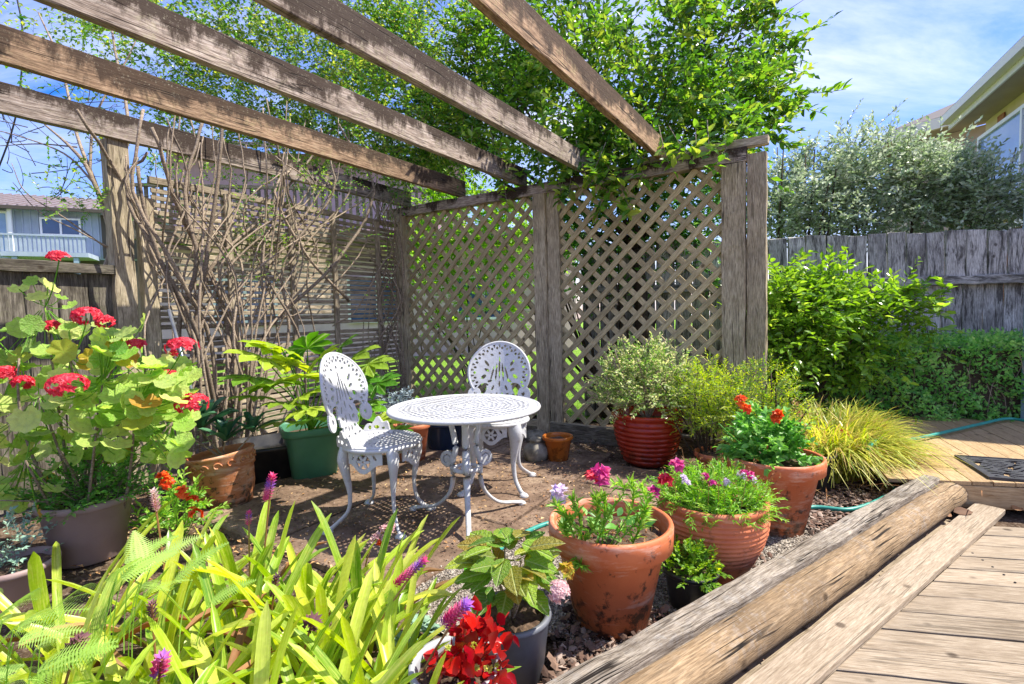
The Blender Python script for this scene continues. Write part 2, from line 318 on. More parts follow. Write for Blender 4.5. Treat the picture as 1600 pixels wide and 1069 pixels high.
def catmull(pts, m=6):
    P = np.asarray(pts, float); P = np.vstack([2*P[0]-P[1], P, 2*P[-1]-P[-2]]); o = []
    for i in range(1, len(P)-2):
        for t in np.arange(m)/m:
            o.append(.5*(2*P[i]+(P[i+1]-P[i-1])*t+(2*P[i-1]-5*P[i]+4*P[i+1]-P[i+2])*t*t+(3*P[i]-P[i-1]-3*P[i+1]+P[i+2])*t**3))
    o.append(P[-2]); return np.array(o)
def lathe(prof, segs=40, c=(0, 0, 0), wob=0., squash=1.):
    pr = np.asarray(prof, float); th = np.arange(segs)/segs*2*math.pi; n = len(pr)
    rr = pr[:, 0][:, None]*(1+wob*np.sin(3*th+1)[None])
    V = np.stack([rr*np.cos(th), rr*np.sin(th)*squash, np.repeat(pr[:, 1][:, None], segs, 1)], -1).reshape(-1, 3)+np.asarray(c)
    i = np.arange(n-1)[:, None]*segs; j = np.arange(segs)[None]; k = (j+1) % segs
    return V, [np.stack([i+j, i+k, i+segs+k, i+segs+j], -1).reshape(-1, 4)]
def beam_mesh(L, W, H, jit=.0015, seg=None, ch=.004, seed=0):
    r = np.random.default_rng(seed); seg = seg or max(3, int(L/.12)); xs = np.linspace(-L/2, L/2, seg+1); ch = min(ch, W*.2, H*.2)
    w, h = W/2, H/2
    sec = np.array([(-w+ch, -h), (w-ch, -h), (w, -h+ch), (w, h-ch), (w-ch, h), (-w+ch, h), (-w, h-ch), (-w, -h+ch)])
    V = np.zeros((seg+1, 8, 3)); V[:, :, 0] = xs[:, None]; V[:, :, 1] = sec[:, 0]; V[:, :, 2] = sec[:, 1]
    V[:, :, 1:] += r.normal(0, jit, (seg+1, 8, 2)); V[0, :, 0] += r.normal(0, jit, 8); V[-1, :, 0] += r.normal(0, jit, 8)
    i = np.arange(seg)[:, None]*8; j = np.arange(8)[None]; k = (j+1) % 8
    F = np.stack([i+j, i+k, i+8+k, i+8+j], -1).reshape(-1, 4)
    return MB().add(V.reshape(-1, 3), [F, np.arange(8)[::-1][None], seg*8+np.arange(8)[None]])
_bc = {}
def beam(name, p0, p1, W, H, mat, parent=None, up=(0, 0, 1), jit=.0015, ch=.004, share=True, label=None, seg=None):
    """a timber from p0 to p1: W across, H along up"""
    p0 = Vector(p0); p1 = Vector(p1); L = (p1-p0).length
    key = (round(L, 2), W, H, mat, name, random.randrange(3))
    if key not in _bc or not share: _bc[key] = beam_mesh(L, W, H, jit, seg, ch, random.randrange(9999)).mesh(name, MAT[mat])
    return link(name, _bc[key], parent, frame((p0+p1)/2, p1-p0, up), label=label)
def box(mb, c, s, R=None, rnd=.5):
    V = np.array([(x, y, z) for x in (-.5, .5) for y in (-.5, .5) for z in (-.5, .5)])*np.asarray(s)
    if R is not None: V = V@np.asarray(R).T
    return mb.add(V+np.asarray(c), np.array([(0, 1, 3, 2), (4, 6, 7, 5), (0, 4, 5, 1), (2, 3, 7, 6), (0, 2, 6, 4), (1, 5, 7, 3)]), rnd)
def rotz(a): return np.array([[math.cos(a), -math.sin(a), 0], [math.sin(a), math.cos(a), 0], [0, 0, 1.]])

def leaf_t(w=.4, fold=.12, kind='mid', droop=.08):
    """unit leaf along +y, up +z"""
    if kind == 'kite': return np.array([(0, 0, 0), (-w/2, .45, fold*.5), (0, 1, -droop), (w/2, .45, fold*.5)]), np.array([(0, 3, 1), (3, 2, 1)])
    if kind == 'mid': return np.array([(0, 0, 0), (-w/2, .42, fold*.5), (0, .5, 0), (w/2, .42, fold*.5), (0, 1, -droop)]), np.array([(0, 2, 1), (0, 3, 2), (1, 2, 4), (2, 3, 4)])
    V = np.array([(0, 0, 0), (-w*.42, .25, fold*.4), (-w*.5, .5, fold*.5), (-w*.3, .8, fold*.3-droop*.5), (0, 1, -droop), (w*.3, .8, fold*.3-droop*.5), (w*.5, .5, fold*.5), (w*.42, .25, fold*.4), (0, .3, 0), (0, .62, -droop*.2)])
    return V, np.array([(0, 8, 1), (0, 7, 8), (1, 8, 2), (8, 7, 6), (8, 9, 2), (8, 6, 9), (2, 9, 3), (9, 6, 5), (3, 9, 4), (9, 5, 4)])
def scatter(mb, T, pos, d, up, size, rnd):
    V, F = T; pos = np.asarray(pos); d = N(d); s = N(np.cross(d, up)); u = np.cross(s, d); size = np.broadcast_to(np.asarray(size, float), (len(pos),))
    W = pos[:, None]+size[:, None, None]*(V[None, :, 1, None]*d[:, None]+V[None, :, 0, None]*s[:, None]+V[None, :, 2, None]*u[:, None])
    FF = (F[None]+(np.arange(len(pos))*len(V))[:, None, None]).reshape(-1, F.shape[1])
    mb.add(W.reshape(-1, 3), [FF], np.repeat(rnd, len(V)))
def sprays(mb, stems, T, base, d, L, n, size, rng, droop=.3, spread=.9, upj=.5, sr=.0018):
    """twigs with leaves set alternately along them"""
    K = len(base); d = N(d); t = (np.arange(n)+.6)/n
    tt = t[None, :, None]; L_ = np.broadcast_to(np.asarray(L, float), (K,))[:, None, None]
    sag = np.array([0, 0, -1.])*droop
    P = base[:, None]+L_*(tt*d[:, None]+tt**2*sag*.5)
    tan = N(d[:, None]+tt*sag)
    side = N(np.cross(tan, np.array([0, 0, 1.])+rng.normal(0, .25, (K, 1, 3))))
    sg = np.where(np.arange(n) % 2, 1, -1)[None, :, None]
    ld = N(tan*(.55+.4*tt)+side*sg*spread*(1.1-.5*tt)+rng.normal(0, .28, (K, n, 3)))
    up = N(np.array([0, 0, 1.])+rng.normal(0, upj, (K, n, 3)))
    sz = size*(1-.25*tt[..., 0])*rng.uniform(.65, 1.2, (K, n))
    r = np.clip(rng.uniform(0, 1, (K, 1))*.5+rng.uniform(0, 1, (K, n))*.5, 0, 1)
    scatter(mb, T, P.reshape(-1, 3), ld.reshape(-1, 3), up.reshape(-1, 3), sz.ravel(), r.ravel())
    if stems is not None:
        q = np.array([0, .5, 1.])[None, :, None]; S = base[:, None]+L_*(q*d[:, None]+q**2*sag*.5)
        a = N(np.cross(d, [0.1, 0, 1.]))[:, None]; b = np.cross(a[:, 0], d)[:, None]
        rr = np.array([1.5, 1., .4])[None, :, None]*sr
        ring = np.stack([S+a*rr, S+(b*.87-a*.5)*rr, S+(-b*.87-a*.5)*rr], 2).reshape(K, 9, 3)
        f = np.array([(i*3+j, i*3+(j+1) % 3, i*3+3+(j+1) % 3, i*3+3+j) for i in range(2) for j in range(3)])
        stems.add(ring.reshape(-1, 3), [(f[None]+(np.arange(K)*9)[:, None, None]).reshape(-1, 4)])
def ellpts(rng, c, R, n, shell=.35):
    v = N(rng.normal(size=(n, 3))); r = rng.uniform(0, 1, (n, 1))**shell; return np.asarray(c)+v*r*np.asarray(R), v
def bez(p0, p1, p2, n=8):
    t = np.linspace(0, 1, n)[:, None]; return (1-t)**2*np.asarray(p0)+2*t*(1-t)*np.asarray(p1)+t*t*np.asarray(p2)

# ------------------------------------------------------------------ the wall frame of the pergola corner
ang = math.radians(58)
WE = np.array([math.sin(ang), -math.cos(ang), 0]); WF = np.array([-math.cos(ang), -math.sin(ang), 0])
CP = G(862, 674)
def W(s, off=0., z=0.): return CP+WE*s+WF*off+np.array([0, 0, z])   # s along the lattice wall to the right, off towards the house
SC = -1.83                                                            # the corner
def LW(t, inn=0., z=0.): return W(SC+inn, t, z)                        # t along the slatted side towards the front
LD = np.array([math.cos(math.radians(35)), math.sin(math.radians(35)), 0]); LN = np.array([-LD[1], LD[0], 0])
def LG(a, n, z=0.): return LD*a+LN*n+np.array([0, 0, z])               # along and across the retaining log
DD = np.array([math.cos(math.radians(-12)), math.sin(math.radians(-12)), 0]); DN = np.array([-DD[1], DD[0], 0])

# ------------------------------------------------------------------ ground
def sheet(name, poly, z, mat, kind='structure', th=0.):
    P = np.array([(p[0], p[1], z) for p in poly]); mb = MB().add(P, [np.arange(len(P))[None]]); return part(name, mb, mat, kind=kind)
def ground_mat():
    m = M('garden_soil', .95, .2); c = m.ramp(m.noise(9, 8, rough=.7), (.3, lin('#33271d')), (.5, lin('#5b4838')), (.72, lin('#8a7662')))
    c = m.mix(m.ramp(m.noise(80, 3), (.5, 0.), (.7, .6)), c, lin('#a59582')); m.col(c); m.bump(m.noise(60, 6, rough=.7), 1., .02); return m.m
def gravel_mat():
    m = M('fine_grey_gravel', .9, .3); c = m.ramp(m.voro(120, o='Color'), (.2, lin('#5c544b')), (.5, lin('#8c8378')), (.8, lin('#b8afa3')))
    m.col(m.mix(m.ramp(m.noise(4, 5), (.4, 0.), (.7, .5)), c, lin('#5d4a3a'))); m.bump(m.voro(120), 1., .01); return m.m
def slab_mat():
    m = M('dirty_concrete_slab', .9, .2); c = m.ramp(m.noise(5, 9, rough=.65), (.3, lin('#4f4034')), (.5, lin('#786353')), (.7, lin('#9a8571')))
    c = m.mix(m.math('MULTIPLY', m.ramp(m.noise(35, 5, rough=.8), (.5, 0.), (.62, 1.)), .65), c, lin('#43342a')); m.col(c); m.bump(m.noise(45, 6, rough=.75), .7, .008); return m.m
def lawn_mat():
    m = M('mown_lawn', .9, .2); m.col(m.ramp(m.noise(14, 8, rough=.7), (.3, lin('#5d8a2a')), (.6, lin('#8db53c')), (.8, lin('#a9c552')))); m.bump(m.noise(150, 3), 1., .03); return m.m
MAT['ground'] = ground_mat(); MAT['gravel'] = gravel_mat(); MAT['slab'] = slab_mat(); MAT['lawn'] = lawn_mat()
sheet('ground', [(-60, -20), (60, -20), (60, 90), (-60, 90)], -.06, MAT['ground'])
# garden bed as an uneven sheet
def bumpy(name, x0, x1, y0, y1, res, z, amp, mat, keep=None):
    xs = np.arange(x0, x1, res); ys = np.arange(y0, y1, res); X, Y = np.meshgrid(xs, ys); r = np.random.default_rng(5)
    Z = z+amp*(np.sin(X*7+Y*3)*.4+np.sin(Y*11-X*5+1)*.3+r.normal(0, .35, X.shape)); V = np.stack([X, Y, Z], -1).reshape(-1, 3); nx = len(xs)
    i = np.arange(len(ys)-1)[:, None]*nx+np.arange(nx-1)[None]; F = np.stack([i, i+1, i+nx+1, i+nx], -1).reshape(-1, 4)
    if keep is not None: F = F[keep(V[F].mean(1))]
    return part(name, MB().add(V, [F]), mat, smooth=True, kind='structure')
def lsplit(p): return p@LN
bumpy('garden_bed', -7, 3.6, .2, 7, .05, -.006, .010, MAT['ground'], lambda p: (p@LN > .93) & ~((p@DN > 3.1) & (p[:, 0] > 2.6)))
part('lawn', MB().add(np.array([W(-30, -.5, 0), W(1.2, -.5, 0), W(1.0, -3, 0), W(-3, -60, 0), W(-60, -60, 0), W(-60, 6, 0), LW(6, -1, 0), LW(.6, -.6, 0)])+np.array([0, 0, .02]), [np.arange(8)[None]]), MAT['lawn'], kind='structure')
# gravel strip between the paving and the log
gp = [G(620, 950), G(640, 900), G(870, 830), G(1000, 800), G(1240, 790), G(1300, 850), LG(1.9, .99), LG(1.0, .99), G(880, 1000), G(700, 1000)]
gv = MB(); part('gravel_path', gv.add(np.array([(p[0], p[1], .012) for p in gp]), [np.arange(len(gp))[None]]), MAT['gravel'], kind='structure')
# patio slabs, each with its own edges
patio = link('patio', None); patio['kind'] = 'structure'
for i in range(2):
    for j in range(3):
        L_, W_ = .9, .75; s = -1.0+.9*(i+.5); o = .52+.75*(j+.5)
        mb = beam_mesh(L_-.012, W_-.012, .05, .0018, 12, .006, 40+i*3+j)
        link('paver', mb.mesh('paver', MAT['slab']), patio, frame(Vector(W(s, o, -.002+random.uniform(-.002, .003))), Vector(WE)))
for k in range(3):
    mb = beam_mesh(.62, .44, .05, .0018, 10, .006, 60+k)
    link('paver', mb.mesh('paver', MAT['slab']), patio, frame(Vector(W(1.12, 1.0+.46*k, -.006)), Vector(WE)))

# lower deck: every board a piece
deck = link('deck', None); deck['kind'] = 'structure'
n0 = 0
for k in range(34):
    b = -.2+.124*k; wd = .117       # across direction DN
    lines = []
    for e in (b, b+wd):
        # start on the long board's edge: LG(a, .672): a so that DN . p = e
        a = (e-(LN@DN)*.672)/(LD@DN); lines.append(LG(a, .672))
    if b+wd > 2.95 or b < -.1: continue
    p0, p1 = lines; z = 0.+random.uniform(-.0015, .0015)
    far = 5.2; q0 = p0+DD*(far-(p0@DD)); q1 = p1+DD*(far-(p1@DD))
    mb = MB(); nseg = 30; r = np.random.default_rng(k); rows = []
    prof = [(.0, -.022), (.0, -.002), (.03, .0), (.97, 0.), (1., -.002), (1., -.022)]
    for i in range(nseg+1):
        t = i/nseg; A = p0+(q0-p0)*t; B = p1+(q1-p1)*t
        rows.append([A+(B-A)*u+np.array([0, 0, z+h+r.normal(0, .0006)]) for u, h in prof])
    V = np.array(rows); ctr = V.mean((0, 1)); Mx = frame(Vector(ctr), Vector(DD)); inv = np.array(Mx.inverted())
    V = V.reshape(-1, 3)@inv[:3, :3].T+inv[:3, 3]
    i_ = np.arange(nseg)[:, None]*6; j_ = np.arange(5)[None]
    F = np.stack([i_+j_, i_+6+j_, i_+7+j_, i_+1+j_], -1).reshape(-1, 4)
    mb.add(V, [F[:, ::-1], np.array([[0, 1, 2, 3, 4, 5]])])
    link('board', mb.mesh('board', MAT['deck']), deck, Mx)
# border board, the plank under it, and joist dark below
beam('border_board', LG(.55, .733, .012), LG(3.56, .733, .012), .122, .03, 'deck', deck, jit=.001)
beam('under_plank', LG(1.2, .845, -.03), LG(3.3, .845, -.03), .09, .03, 'deck', deck)
nl_ = MB()
for jx in (1.0, 1.62, 2.25, 2.9):
    for k in range(24):
        for e_ in (.03, .09):
            y_ = -.2+.124*k+e_; p_ = DD*(jx+.5)+DN*y_
            if p_@LN > .66 or y_ > 2.9: continue
            nl_.add(*lathe([(0, -.001), (.0042, -.001), (.0042, .0012), (0, .0014)], 7, p_+[0, 0, .001]))
part('nail', nl_, MAT['black_pl'], deck, kind='stuff')
# upper deck
updeck = link('upper_deck', None); updeck['kind'] = 'structure'
RB = 3.18   # riser plane across DN, where the step is
UD = np.array([math.cos(math.radians(68)), math.sin(math.radians(68)), 0]); UN = np.array([UD[1], -UD[0], 0])
r0 = G(1505, 752, .14); RB = r0@DN
def onr(d, n=0., z=0.): return DD*d+DN*(RB+n)+np.array([0, 0, z])
beam('riser', onr(r0@DD-.12, .018, .055), onr(6.2, .018, .055), .035, .125, 'deck_new', updeck)
for k in range(40):
    b = -.35+k*.098
    # board along UD whose two sides start on the riser's front edge
    a0 = onr((r0@DD)+b*1.02); a1 = onr((r0@DD)+(b+.0935)*1.02); L_ = 2.45
    q = [a0, a1, a1+UD*L_, a0+UD*L_]
    zt = .14+random.uniform(-.001, .001); ctr = sum(q)/4+np.array([0, 0, zt]); Mx = frame(Vector(ctr), Vector(UD)); inv = np.array(Mx.inverted())
    V = np.array([p+np.array([0, 0, zt]) for p in q]+[p+np.array([0, 0, zt-.02]) for p in q])@inv[:3, :3].T+inv[:3, 3]
    link('board', MB().add(V, [np.array([(0, 1, 2, 3), (4, 7, 6, 5), (0, 4, 5, 1), (1, 5, 6, 2), (2, 6, 7, 3), (3, 7, 4, 0)])]).mesh('board', MAT['deck_new']), updeck, Mx)
# ------------------------------------------------------------------ retaining log and sleeper
def rough_log(name, p0, p1, r, mat, seed, squash=1., parent=None, bulge=0.):
    rg = np.random.default_rng(seed); n = 40; P = np.linspace(0, 1, n)[:, None]*(np.asarray(p1)-p0)+p0
    P = P+np.stack([0*P[:, 0], 0*P[:, 0], .004*np.sin(np.linspace(0, 9, n))], -1)
    V, F = tube(P, r*(1+.03*np.sin(np.linspace(0, 14, n))+.02*rg.normal(size=n)), 22)
    Vr = V.reshape(n, 22, 3); ax = P[:, None]; d = Vr-ax; d *= (1+.018*rg.normal(size=(1, 22, 1))+.008*rg.normal(size=(n, 22, 1))); d[..., 2] *= squash
    mid = (np.asarray(p0)+p1)/2; Mx = frame(Vector(mid), Vector(np.asarray(p1)-p0)); inv = np.array(Mx.inverted()); V = (ax+d).reshape(-1, 3)@inv[:3, :3].T+inv[:3, 3]
    return V, F, Mx
V, F, Mx = rough_log('log', LG(-.2, .884, .057), LG(3.62, .884, .057), .069, 'log', 3)
o = link('retaining_log', MB().add(V, F).mesh('retaining_log', MAT['log'], True), None, Mx)
o['label'] = 'long rounded weathered log edging the deck beside the flowerpots'; o['category'] = 'log'
o = beam('timber_sleeper', LG(-.3, .958, .074), LG(3.46, .958, .074), .085, .152, 'sleeper', jit=.003, ch=.006)
o['label'] = 'flat topped cracked timber sleeper lying behind the round log'; o['category'] = 'sleeper'

# ------------------------------------------------------------------ pergola
perg = thing('pergola', 'weathered wooden pergola corner with rafters, diamond lattice and slatted side', 'pergola', W(0))
PB = 2.17   # underside of the plate
beam('post', W(-.055, .02, 0), W(-.055, .02, PB), .09, .125, 'post', perg, up=tuple(WE), jit=.003)
beam('post', W(.07, -.008, 0), W(.07, -.008, PB), .09, .12, 'post', perg, up=tuple(WE), jit=.003)
beam('post', W(SC+.05, .02, 0), W(SC+.05, .02, PB), .11, .12, 'post', perg, up=tuple(WE), jit=.003)
beam('post', W(1.57, .0, 0), W(1.57, .0, PB-.01), .10, .16, 'post', perg, up=tuple(WE), jit=.003)
beam('post', W(1.722, -.05, 0), W(1.722, -.05, 2.22), .10, .13, 'post', perg, up=tuple(WE), jit=.003)
beam('post', LW(2.62, 0, 0), LW(2.62, 0, 2.3), .10, .12, 'post', perg, up=tuple(WF), jit=.003)
beam('post', LW(2.47, .0, 0), LW(2.47, .0, 1.95), .08, .09, 'post', perg, up=tuple(WF), jit=.003)
beam('top_plate', W(SC-.15, .0, PB+.05), W(1.66, .0, PB+.05), .09, .10, 'rafter', perg, jit=.003)
beam('top_plate', W(.9, -.02, PB+.135), W(1.80, -.02, PB+.135), .08, .06, 'post', perg, jit=.003)
for i, so_ in enumerate((-1.17, -1.83, -2.49, -3.22, -3.97)):
    s = so_-CP@WE; mt = ('rafter_b', 'rafter', 'rafter', 'rafter_b', 'rafter')[i]
    beam('rafter', W(s, -.12, 2.38), W(s, 5.2, 2.38), .048, .168, mt, perg, jit=.0012, share=False, seg=24)
# lattice panels
def lattice(s0, s1, z0, z1):
    pn = link('lattice_panel', None, perg, Matrix.Translation(Vector(W((s0+s1)/2, 0, 0))))
    for layer, sg in ((0, 1), (1, -1)):
        off = .012 if layer == 0 else -.006
        c0 = s0+sg*0; step = .158
        # lines: z = sg*(s - a)
        a = s0-(z1-z0)*1.0 if sg == 1 else s0
        lo, hi = (s0-(z1-z0), s1) if sg == 1 else (s0, s1+(z1-z0))
        av = np.arange(lo+.07, hi, step)
        for a in av:
            pts = []
            for z in (z0, z1):
                s = a+sg*(z-z0)
                pts.append((s, z))
            (sa, za), (sb, zb) = pts
            def clip(sa, za, sb, zb):
                if sa > sb: sa, za, sb, zb = sb, zb, sa, za
                if sb <= s0 or sa >= s1: return None
                if sa < s0: t = (s0-sa)/(sb-sa); sa, za = s0, za+(zb-za)*t
                if sb > s1: t = (s1-sa)/(sb-sa); sb, zb = s1, za+(zb-za)*t
                return sa, za, sb, zb
            q = clip(sa, za, sb, zb)
            if q is None or abs(q[2]-q[0]) < .05: continue
            beam('lath', W(q[0], off, q[1]), W(q[2], off, q[3]), .013, .045, 'lattice', pn, up=(0, 0, 1), jit=.0008, ch=.002, seg=3)
lattice(SC+.12, -.10, .10, PB); lattice(.13, 1.50, .10, PB)
beam('bottom_rail', W(SC+.12, 0.03, .07), W(1.50, .03, .07), .04, .06, 'post', perg)
# slatted side
sp = link('slat_panel', None, perg, Matrix.Translation(Vector(LW(1.3, 0, 0))))
k = 0; z = .16
while z < 2.06:
    if not (abs(z-1.0) < .015):
        t1 = 2.42; beam('slat', LW(.05, random.uniform(-.002, .002), z), LW(t1, 0, z+random.uniform(-.006, .006)), .012, .031, 'slat', sp, jit=.0015, ch=.002, share=True)
    z += .0475
for t in (.35, .9, 1.35, 1.9): beam('batten', LW(t, .022, .1), LW(t, .022, 2.08), .03, .05, 'slat', sp, up=tuple(WF))
beam('rail', LW(.05, -.02, 2.09), LW(2.42, -.02, 2.09), .04, .05, 'slat', sp)
# edging timber at the lattice foot
o = beam('edging_timber', W(.1, .20, .06), W(1.75, .20, .06), .04, .14, 'fence_l', jit=.003); o['label'] = 'dark edging timber along the foot of the lattice behind the red pot'; o['category'] = 'edging'

# ------------------------------------------------------------------ left fence
lf = thing('board_fence', 'dark wooden board fence with a flat cap behind the red geraniums', 'fence', LW(3.3, 0, 0))
for k in range(16):
    t = 2.73+k*.155; beam('board', LW(t, -.02, .02), LW(t, -.02, 1.42+random.uniform(-.004, .004)), .022, .15, 'fence_l', lf, up=tuple(WF), jit=.002)
beam('cap', LW(2.66, -.01, 1.45), LW(5.4, -.01, 1.45), .10, .06, 'fence_l', lf, jit=.003)
beam('rail', LW(2.66, -.055, .5), LW(5.4, -.055, .5), .04, .09, 'fence_l', lf)

# ------------------------------------------------------------------ right paling fence
FP0 = at(1190, 480, 5.05); FP1 = at(1640, 470, 4.75); FD = N((FP1-FP0)*np.array([1, 1, 0])); FN = np.array([FD[1], -FD[0], 0])
def FW(a, n=0., z=0.): return np.array([FP0[0], FP0[1], 0])+FD*a+FN*n+np.array([0, 0, z])
rf = thing('paling_fence', 'grey weathered two tier paling fence behind the clipped hedge', 'fence', FW(1.5))
a = -1.75; k = 0
while a < 4.2:
    wd = random.choice((.165, .18, .19, .175)); tp = 1.77+.01*math.sin(k*1.7)
    beam('paling', FW(a+wd/2, 0.012, 1.32), FW(a+wd/2, random.uniform(-.004, .004), tp), .02, wd-.012, 'fence', rf, up=tuple(FD), jit=.003, share=False)
    beam('paling', FW(a+wd/2, -.03, -.02), FW(a+wd/2, -.03+random.uniform(-.004, .004), 1.28), .02, wd-.010, 'fence', rf, up=tuple(FD), jit=.003, share=False)
    a += wd; k += 1
beam('rail', FW(-1.75, .03, 1.31), FW(2.45, .03, 1.31), .07, .08, 'fence', rf, jit=.004)
beam('rail', FW(-1.75, .03, .45), FW(4.2, .03, .45), .05, .09, 'fence', rf, jit=.004)
beam('post', FW(2.56, .03, 0), FW(2.56, .03, 1.42), .12, .2, 'fence', rf, up=tuple(FD), jit=.004)

# ------------------------------------------------------------------ outdoor furniture: cast metal
def ST(*a): return np.stack(np.broadcast_arrays(*a), -1)
def plate(mask, u0, u1, v0, v1, res, th, fmap):
    nu = int(round((u1-u0)/res)); nv = int(round((v1-v0)/res)); us = u0+(np.arange(nu)+.5)*res; vs = v0+(np.arange(nv)+.5)*res
    Mk = np.zeros((nu+2, nv+2), bool); Mk[1:-1, 1:-1] = mask(*np.meshgrid(us, vs, indexing='ij'))
    gu = u0+np.arange(nu+1)*res; gv = v0+np.arange(nv+1)*res; GU, GV = np.meshgrid(gu, gv, indexing='ij')
    top = fmap(GU, GV, th/2).reshape(-1, 3); bot = fmap(GU, GV, -th/2).reshape(-1, 3); NV = len(top)
    I, J = np.nonzero(Mk[1:-1, 1:-1]); a = I*(nv+1)+J; b = (I+1)*(nv+1)+J; c = b+1; d = a+1
    F = [np.stack([a, b, c, d], -1), np.stack([a, d, c, b], -1)+NV]
    for (di, dj, e) in ((-1, 0, (0, 3)), (1, 0, (2, 1)), (0, -1, (1, 0)), (0, 1, (3, 2))):
        m = ~Mk[I+1+di, J+1+dj]; q = np.stack([a, b, c, d], -1)[m]; x, y = q[:, e[0]], q[:, e[1]]
        F.append(np.stack([x, y, y+NV, x+NV], -1))
    V = np.vstack([top, bot]); F = np.vstack(F); used = np.unique(F); re = np.zeros(len(V), int); re[used] = np.arange(len(used))
    return V[used], [re[F]]
def ell(U, V, cx, cy, a, b, t=0.):
    c, s = math.cos(t), math.sin(t); x = (U-cx)*c+(V-cy)*s; y = -(U-cx)*s+(V-cy)*c; return (x/a)**2+(y/b)**2 < 1
def back_mask(U, V):
    X = np.abs(U); cx, cy, a, b = 0, .27, .208, .205
    rho = np.sqrt((U/a)**2+((V-cy)/b)**2); th = np.arctan2(V-cy, U)
    # head opened below with scrolls, neck down to the seat
    head = (rho < 1) & ~((V < .125) & (X < .155) & (X > .085)) & ~(ell(X, V, .118, .155, .03, .045, .5))
    scroll = ell(X, V, .165, .125, .042, .05) & ~(ell(X, V, .158, .128, .011, .016))
    neck = (X < .075+.02*np.cos(V*30)+.5*np.clip(.05-V, 0, 1)) & (V < .2) & (V >= 0)
    m = head | scroll | neck
    band = (rho > .72) & (rho < .925) & (V > .16)
    k = 30; ph = (th*k/(2*math.pi)); fr = np.abs(ph-np.round(ph)); rr = (rho-.72)/.205
    hole = band & (((rr-.33)**2/.05+(fr-.0)**2/.055 < 1) | ((rr-.78)**2/.02+(fr-.5)**2/.05 < 1) | ((rr-.55)**2/.012+(fr-.46)**2/.006 < 1))
    m &= ~hole
    for (x, y, aa, bb, t) in ((.0, .30, .006, .075, 0), (.022, .27, .006, .06, .08), (.048, .26, .006, .05, .25), (.085, .33, .009, .024, -.6), (.05, .385, .012, .007, .4), (.085, .285, .018, .009, .5), (.105, .24, .012, .02, .9),
                              (.0, .395, .008, .009, 0), (.065, .21, .016, .009, -.4), (.09, .19, .018, .008, .3), (.045, .165, .007, .02, .4), (.0, .19, .006, .02, 0), (.05, .12, .014, .009, .6), (.02, .115, .006, .022, .2), (.045, .07, .012, .008, -.5), (.015, .06, .006, .015, 0), (.07, .025, .014, .007, .3), (.03, .022, .01, .007, -.3)):
        m &= ~ell(X, V, x, y, aa, bb, t)
    return m
def seat_mask(U, V):
    r = np.hypot(U, V); th = np.arctan2(V, U); m = r < .205
    fr = lambda k, o=0.: np.abs((th*k/(2*math.pi)+o)-np.round(th*k/(2*math.pi)+o))
    m &= ~((r > .03) & (r < .085) & (fr(16) < .18*(r/.085)+.08) & (fr(16) > -1) & (fr(16) < .2))
    for rr, k, o in ((.105, 22, 0), (.125, 28, .5), (.148, 34, 0), (.168, 38, .5)):
        m &= ~((((r-rr)/.006)**2+(fr(k, o)/.22)**2) < 1)
    return m
def table_mask(U, V):
    r = np.hypot(U, V); th = np.arctan2(V, U); m = r < .388
    fr = lambda k, o=0.: np.abs((th*k/(2*math.pi)+o)-np.round(th*k/(2*math.pi)+o))
    for i, rr in enumerate(np.arange(.05, .345, .0235)):
        k = int(rr*2*math.pi/.037); wv = .5*(i % 2)
        m &= ~((((r-rr-.004*np.sin(th*12+i))/.0088)**2+(fr(k, wv)/(.30 if i % 3 else .2))**2) < 1)
    return m & ~(r < .012)
def apron_mask(U, V):   # U arc length, V height, centre 0,0
    m = (V > -.05-.022*np.cos(np.clip(np.abs(U)/.085, 0, 1)*math.pi)+.004) & (V < .045)
    r = np.hypot(U, V+.008); th = np.arctan2(V+.008, U); st = .024+.011*np.cos(6*th)
    hole = (r < .037) & (r > st)
    m = m | (r < .048)
    m &= ~hole; m &= ~(r < .005)
    for sx in (-1, 1): m &= ~ell(U, V, sx*.058, .012, .006, .016, sx*.5)
    return m
